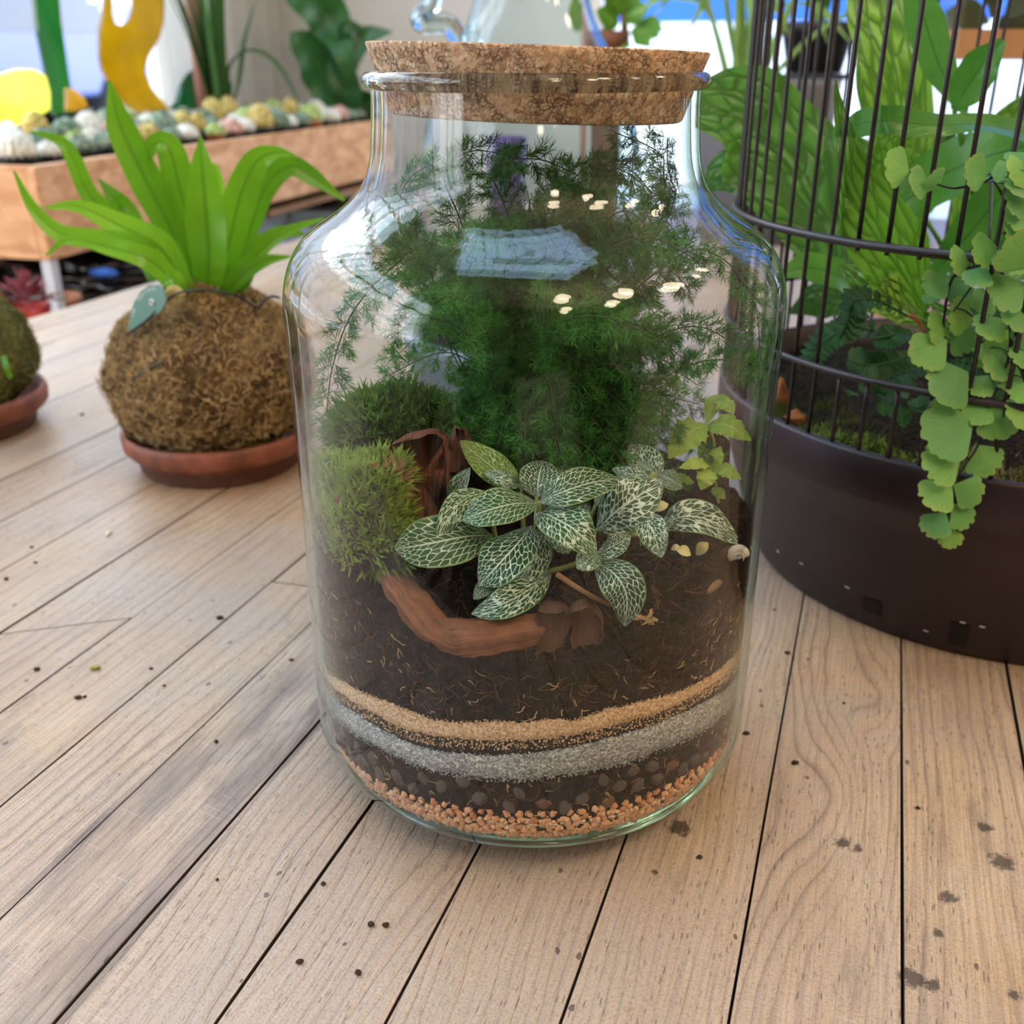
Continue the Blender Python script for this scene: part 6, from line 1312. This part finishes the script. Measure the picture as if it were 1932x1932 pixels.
for B in BS:
    q = AP[np.argmin(np.linalg.norm(AP - B, axis=1) + 1e-9)]
    if np.linalg.norm(q - B) > .003: MB().tube([q, (q + B) / 2 + [0, 0, .001], B], .00035, 5).build('stem', M_mhs, mh)

# ------------------------------------------------------------------ things behind the jar and the cage
M_gpot = plain('grey_planter', C(112, 112, 118), .6, .06, 8); M_gpot2 = plain('blue_grey_pot', C(108, 122, 140), .45, .08, 10)
c = np.array([.002, .45, 0]); t = thing('grey_pot', 'smooth blue-grey plant pot standing behind the glass jar', 'pot', c)
MB().lathe([(.001, 0), (.088, 0), (.100, .085), (.103, .09), (.103, .10), (.096, .10), (.093, .085), (.001, .085)], 64, c).build('pot_wall', M_gpot2, t); MB().lathe([(.093, .086), (.05, .090), (.001, .092)], 32, c).build('compost', M_csoil, t)
lp = thing('pot_plant', 'dense dark-leaved plant added in the blue-grey pot behind the jar', 'plant', c + [0, 0, .09])  # dark leaves added to deepen the dark behind the fern
for i in range(70):
    a = RNG.uniform(0, 6.28); e = RNG.uniform(.1, 1.35); d = np.array([math.cos(a) * math.cos(e), math.sin(a) * math.cos(e), math.sin(e)]); b = c + [0, 0, .092] + d * RNG.uniform(.0, .07) * [1, 1, .6]; l = RNG.uniform(.04, .07)
    V, F, UV = leafgeo([b, b + d * l * .5 + [0, 0, .01], b + d * l], ellprof(7, .016, .45), np.array([0, -.4, .9]) + d * .2, 4, .2, nu=8); MB().add(V, F, UV).build('leaf', M_dark, lp)
# clear glass jug
M_jug = glassmat('jug_glass', (.93, .975, .985, 1), (.45, .66, .74, 1)); JC = np.array([.012, .80, 0]); jg = thing('glass_jug', 'bluish clear glass jug with a looped handle behind the cork', 'jug', JC)
jp = catmull(np.array([(.001, .002, 0), (.10, .002, 0), (.125, .012, 0), (.128, .06, 0), (.126, .18, 0), (.118, .24, 0), (.095, .30, 0), (.068, .35, 0), (.054, .40, 0), (.046, .46, 0), (.045, .52, 0), (.055, .56, 0)]), 60)
MB().lathe([(max(.001, q[0]), q[1]) for q in jp], 72, JC).build('jug_wall', M_jug, jg); MB().lathe([(max(.001, q[0] - .004), q[1] + .004) for q in jp], 72, JC).build('inner_wall', M_jug, jg)
hp = [JC + np.array([-.055, 0, .335]), at(868, 72, .80), at(845, 45, .80), at(800, 42, .80), at(792, 32, .80), at(812, 12, .80), at(822, -20, .80), at(838, -70, .80), JC + np.array([-.047, 0, .50])]
MB().tube(catmull(hp, 50), np.interp(np.linspace(0, 1, 50), [0, .2, .4, .45, 1], [.011, .010, .012, .010, .011]), 12).build('handle', solidglass('jug_handle_glass', (.86, .95, .97, 1)), jg)
# purple pot glimpsed through the neck of the jar
c = at(955, 300, 1.75); c[2] = 0; t = thing('flower_pot', 'small purple flower pot far behind, seen through the neck of the jar', 'pot', c); hz = at(955, 258, 1.75)[2]
MB().lathe([(.001, 0), (.035, 0), (.040, hz), (.035, hz), (.034, hz - .01), (.001, hz - .01)], 32, c).build('pot_wall', plain('purple_glaze', C(96, 60, 120), .3, .1, 10), t); MB().lathe([(.034, hz - .009), (.001, hz - .004)], 20, c).build('compost', M_csoil, t)
# grey planter with a palm
c = at(1425, 425, 1.60); c[2] = 0; zt = at(1425, 150, 1.60)[2]; t = thing('palm_planter', 'tall dark grey planter behind the cage', 'planter', c)
MB().lathe([(.001, 0), (.105, 0), (.128, zt - .01), (.130, zt), (.122, zt), (.118, zt - .03), (.001, zt - .03)], 48, c).build('planter_wall', M_gpot, t); MB().lathe([(.118, zt - .029), (.001, zt - .02)], 24, c).build('compost', M_csoil, t)
M_palm = leafmat('palm_stalk', C(110, 150, 70), C(150, 184, 96), None, .4, .25, 8, .05); pm = thing('palm', 'palm with several pale green upright stalks behind the cage', 'palm', c + [0, 0, zt - .02])
for pts, w in (([(1385, 170), (1392, 60), (1396, -120)], 9), ([(1408, 170), (1418, 40), (1426, -140)], 10), ([(1375, 165), (1350, 60), (1310, -80)], 6), ([(1428, 170), (1470, 60), (1540, -90)], 9), ([(1440, 165), (1520, 80), (1620, 10)], 6), ([(1400, 165), (1372, 20), (1362, -120)], 7), ([(1435, 170), (1450, 60), (1452, -100)], 7), ([(1396, 170), (1404, 40), (1380, -120)], 6), ([(1380, 168), (1340, 30), (1270, -40)], 5)):
    P = catmull([at(x, y, 1.60) for x, y in pts], 10); MB().tube(P, np.linspace(1, .6, 10) * w * pxscale(P[0]), 8).build('stalk', M_palm, pm)
for i in range(26):
    b = at(RNG.uniform(1280, 1560), RNG.uniform(-160, 20), 1.6 + RNG.uniform(-.1, .1)); d = nrm([RNG.normal(), RNG.normal() * .5, -.4 + RNG.normal() * .5]); l = RNG.uniform(.08, .16); V, F, UV = leafgeo([b, b + d * l * .5 + [0, 0, .02], b + d * l], [.001, .008, .001], tocam(b, .4), 2, .2, nu=8); MB().add(V, F, UV).build('frond', M_palm, pm)
c = at(1535, 138, 1.9); zb = c[2]; c[2] = 0; zt2 = at(1535, 42, 1.9)[2]; st = thing('plant_stand', 'slim black stand carrying the black pot behind the cage', 'stand', c)
MB().tube([c, c + [0, 0, zb - .012]], .02, 12).build('post', M_black, st); MB().lathe([(.001, zb - .012), (.08, zb - .012), (.08, zb - .001), (.001, zb - .001)], 32, c).build('plate', M_black, st); MB().lathe([(.001, 0), (.09, 0), (.09, .01), (.001, .012)], 32, c).build('foot', M_black, st)
bp = thing('black_pot', 'black plastic nursery pot on the stand behind the cage', 'pot', c + [0, 0, zb]); MB().lathe([(.001, zb), (.055, zb), (.072, zt2 - .02), (.076, zt2 - .02), (.076, zt2), (.068, zt2), (.066, zt2 - .02), (.001, zt2 - .02)], 40, c).build('pot_wall', M_bpot, bp); MB().lathe([(.066, zt2 - .019), (.001, zt2 - .014)], 20, c).build('compost', M_csoil, bp)
bpl = thing('strap_plant', 'plant with long green strap leaves in the black pot behind the cage', 'plant', c + [0, 0, zt2 - .02])
for i in range(14):
    a = i * 2.4; d = np.array([math.cos(a), math.sin(a) * .6, 0]); b = c + [0, 0, zt2 - .02]; V, F, UV = leafgeo([b, b + d * .04 + [0, 0, .12], b + d * .14 + [0, 0, .2]], [.008, .016, .002], d + [0, 0, .6], 4, .2, nu=10); MB().add(V, F, UV).build('leaf', M_cr3, bpl)
# leafy climber with a stake, right of the jug
c = at(1148, 90, 1.75); c[2] = 0; zt3 = at(1148, 58, 1.75)[2]; tp_ = thing('terracotta_pot', 'tall terracotta pot far behind the cork to the right of the jug', 'pot', c)
MB().lathe([(.001, 0), (.026, 0), (.034, zt3 - .03), (.040, zt3 - .03), (.040, zt3), (.035, zt3), (.033, zt3 - .02), (.001, zt3 - .02)], 32, c).build('pot_wall', plain('brown_clay', C(120, 74, 54), .75, .12, 30), tp_); MB().lathe([(.033, zt3 - .019), (.001, zt3 - .012)], 20, c).build('compost', M_csoil, tp_)
vp = thing('climbing_plant', 'plant with broad light green leaves tied to wooden stakes right of the jug', 'plant', c + [0, 0, zt3 - .02]); M_vl = leafmat('broad_light_leaf', C(84, 132, 36), C(120, 170, 58), C(150, 190, 90), .4, .35, 9, .2)
for pts in ([(1108, 88), (1106, -60)], [(1180, 80), (1172, -60)]): MB().tube([at(x, y, 1.75) for x, y in pts] if pts[0][0] > 1150 else [np.array([*at(pts[0][0], 0, 1.72)[:2], 0.002]), at(1106, -60, 1.72)], .007, 8).build('stake', plain('stake_wood', C(150, 108, 88), .7, .1, 20), vp)
for (bx, by, tx, ty, w) in ((1165, 50, 1125, 20, 22), (1165, 30, 1160, -20, 24), (1180, 40, 1225, 15, 20), (1190, 60, 1245, 68, 20), (1185, 20, 1200, -30, 20), (1160, 60, 1130, 75, 14), (1195, 70, 1228, 88, 14), (1090, 60, 1085, -10, 16), (1185, 75, 1165, 100, 14), (1170, 10, 1130, -30, 20), (1210, 40, 1250, 60, 16)):
    P = [at(bx, by, 1.74), at((bx + tx) / 2, (by + ty) / 2 - 4, 1.72), at(tx, ty, 1.71)]; V, F, UV = leafgeo(P, ellprof(9, w * pxscale(P[0]), .4, .05, .2, .4), tocam(P[0], .3), 6, .15, nu=10); MB().add(V, F, UV).build('leaf', M_vl, vp)
# wooden-banded glass case at upper right
M_case = glassmat('case_glass', (.95, .965, .965, 1), (.6, .7, .7, 1)); M_band = plain('case_wood', C(168, 122, 80), .55, .14, 12)
cc_ = at(1860, 84, .86); zb0, zb1 = at(1860, 112, .80)[2], at(1860, 55, .80)[2]; tc = thing('glass_case', 'glass plant case with a wide wooden band, at the upper right behind the cage', 'case', (cc_[0] + .04, .90, 0)); x0, x1, y0, y1 = cc_[0] - .055, cc_[0] + .19, .80, 1.02
def casebox(z0, z1, th, m, nm):
    for (a, b, c2, d) in ((x0, x1, y0, y0 + th), (x0, x1, y1 - th, y1), (x0, x0 + th, y0 + th, y1 - th), (x1 - th, x1, y0 + th, y1 - th)): MB().box(((a + b) / 2, (c2 + d) / 2, (z0 + z1) / 2), (b - a, d - c2, z1 - z0)).build(nm, m, tc, smooth=False)
casebox(.012, zb0, .004, M_case, 'glass_pane'); casebox(zb0, zb1, .014, M_band, 'wood_band'); casebox(zb1, .62, .004, M_case, 'glass_pane'); MB().box(((x0 + x1) / 2, (y0 + y1) / 2, .006), (x1 - x0, y1 - y0, .012)).build('wood_base', M_band, tc, smooth=False)
MB().box(((x0 + x1) / 2, (y0 + y1) / 2, zb0 + .005), (x1 - x0 - .03, y1 - y0 - .03, .01)).build('tray', M_black, tc, smooth=False)
cp2 = thing('case_plant', 'dim olive plants standing inside the upper glass of the wooden-banded case', 'plant', ((x0 + x1) / 2, (y0 + y1) / 2, zb0 + .012)); M_ol = leafmat('olive_leaf', C(60, 66, 36), C(98, 104, 62), None, .5, .2, 8, .2)
for i in range(50):
    b = np.array([RNG.uniform(x0 + .03, x1 - .03), RNG.uniform(y0 + .03, y1 - .03), zb0 + RNG.uniform(.012, .16)]); d = nrm(RNG.normal(size=3) * [.4, .4, .3] + [0, 0, .5]); V, F, UV = leafgeo([b, b + d * .03, b + d * .055 + [0, 0, -.004]], ellprof(7, .016, .4), tocam(b, .5), 4, .2, nu=7); MB().add([np.clip(v, [x0 + .006, y0 + .006, 0], [x1 - .006, y1 - .006, 2]) for v in V], F, UV).build('leaf', M_ol, cp2)
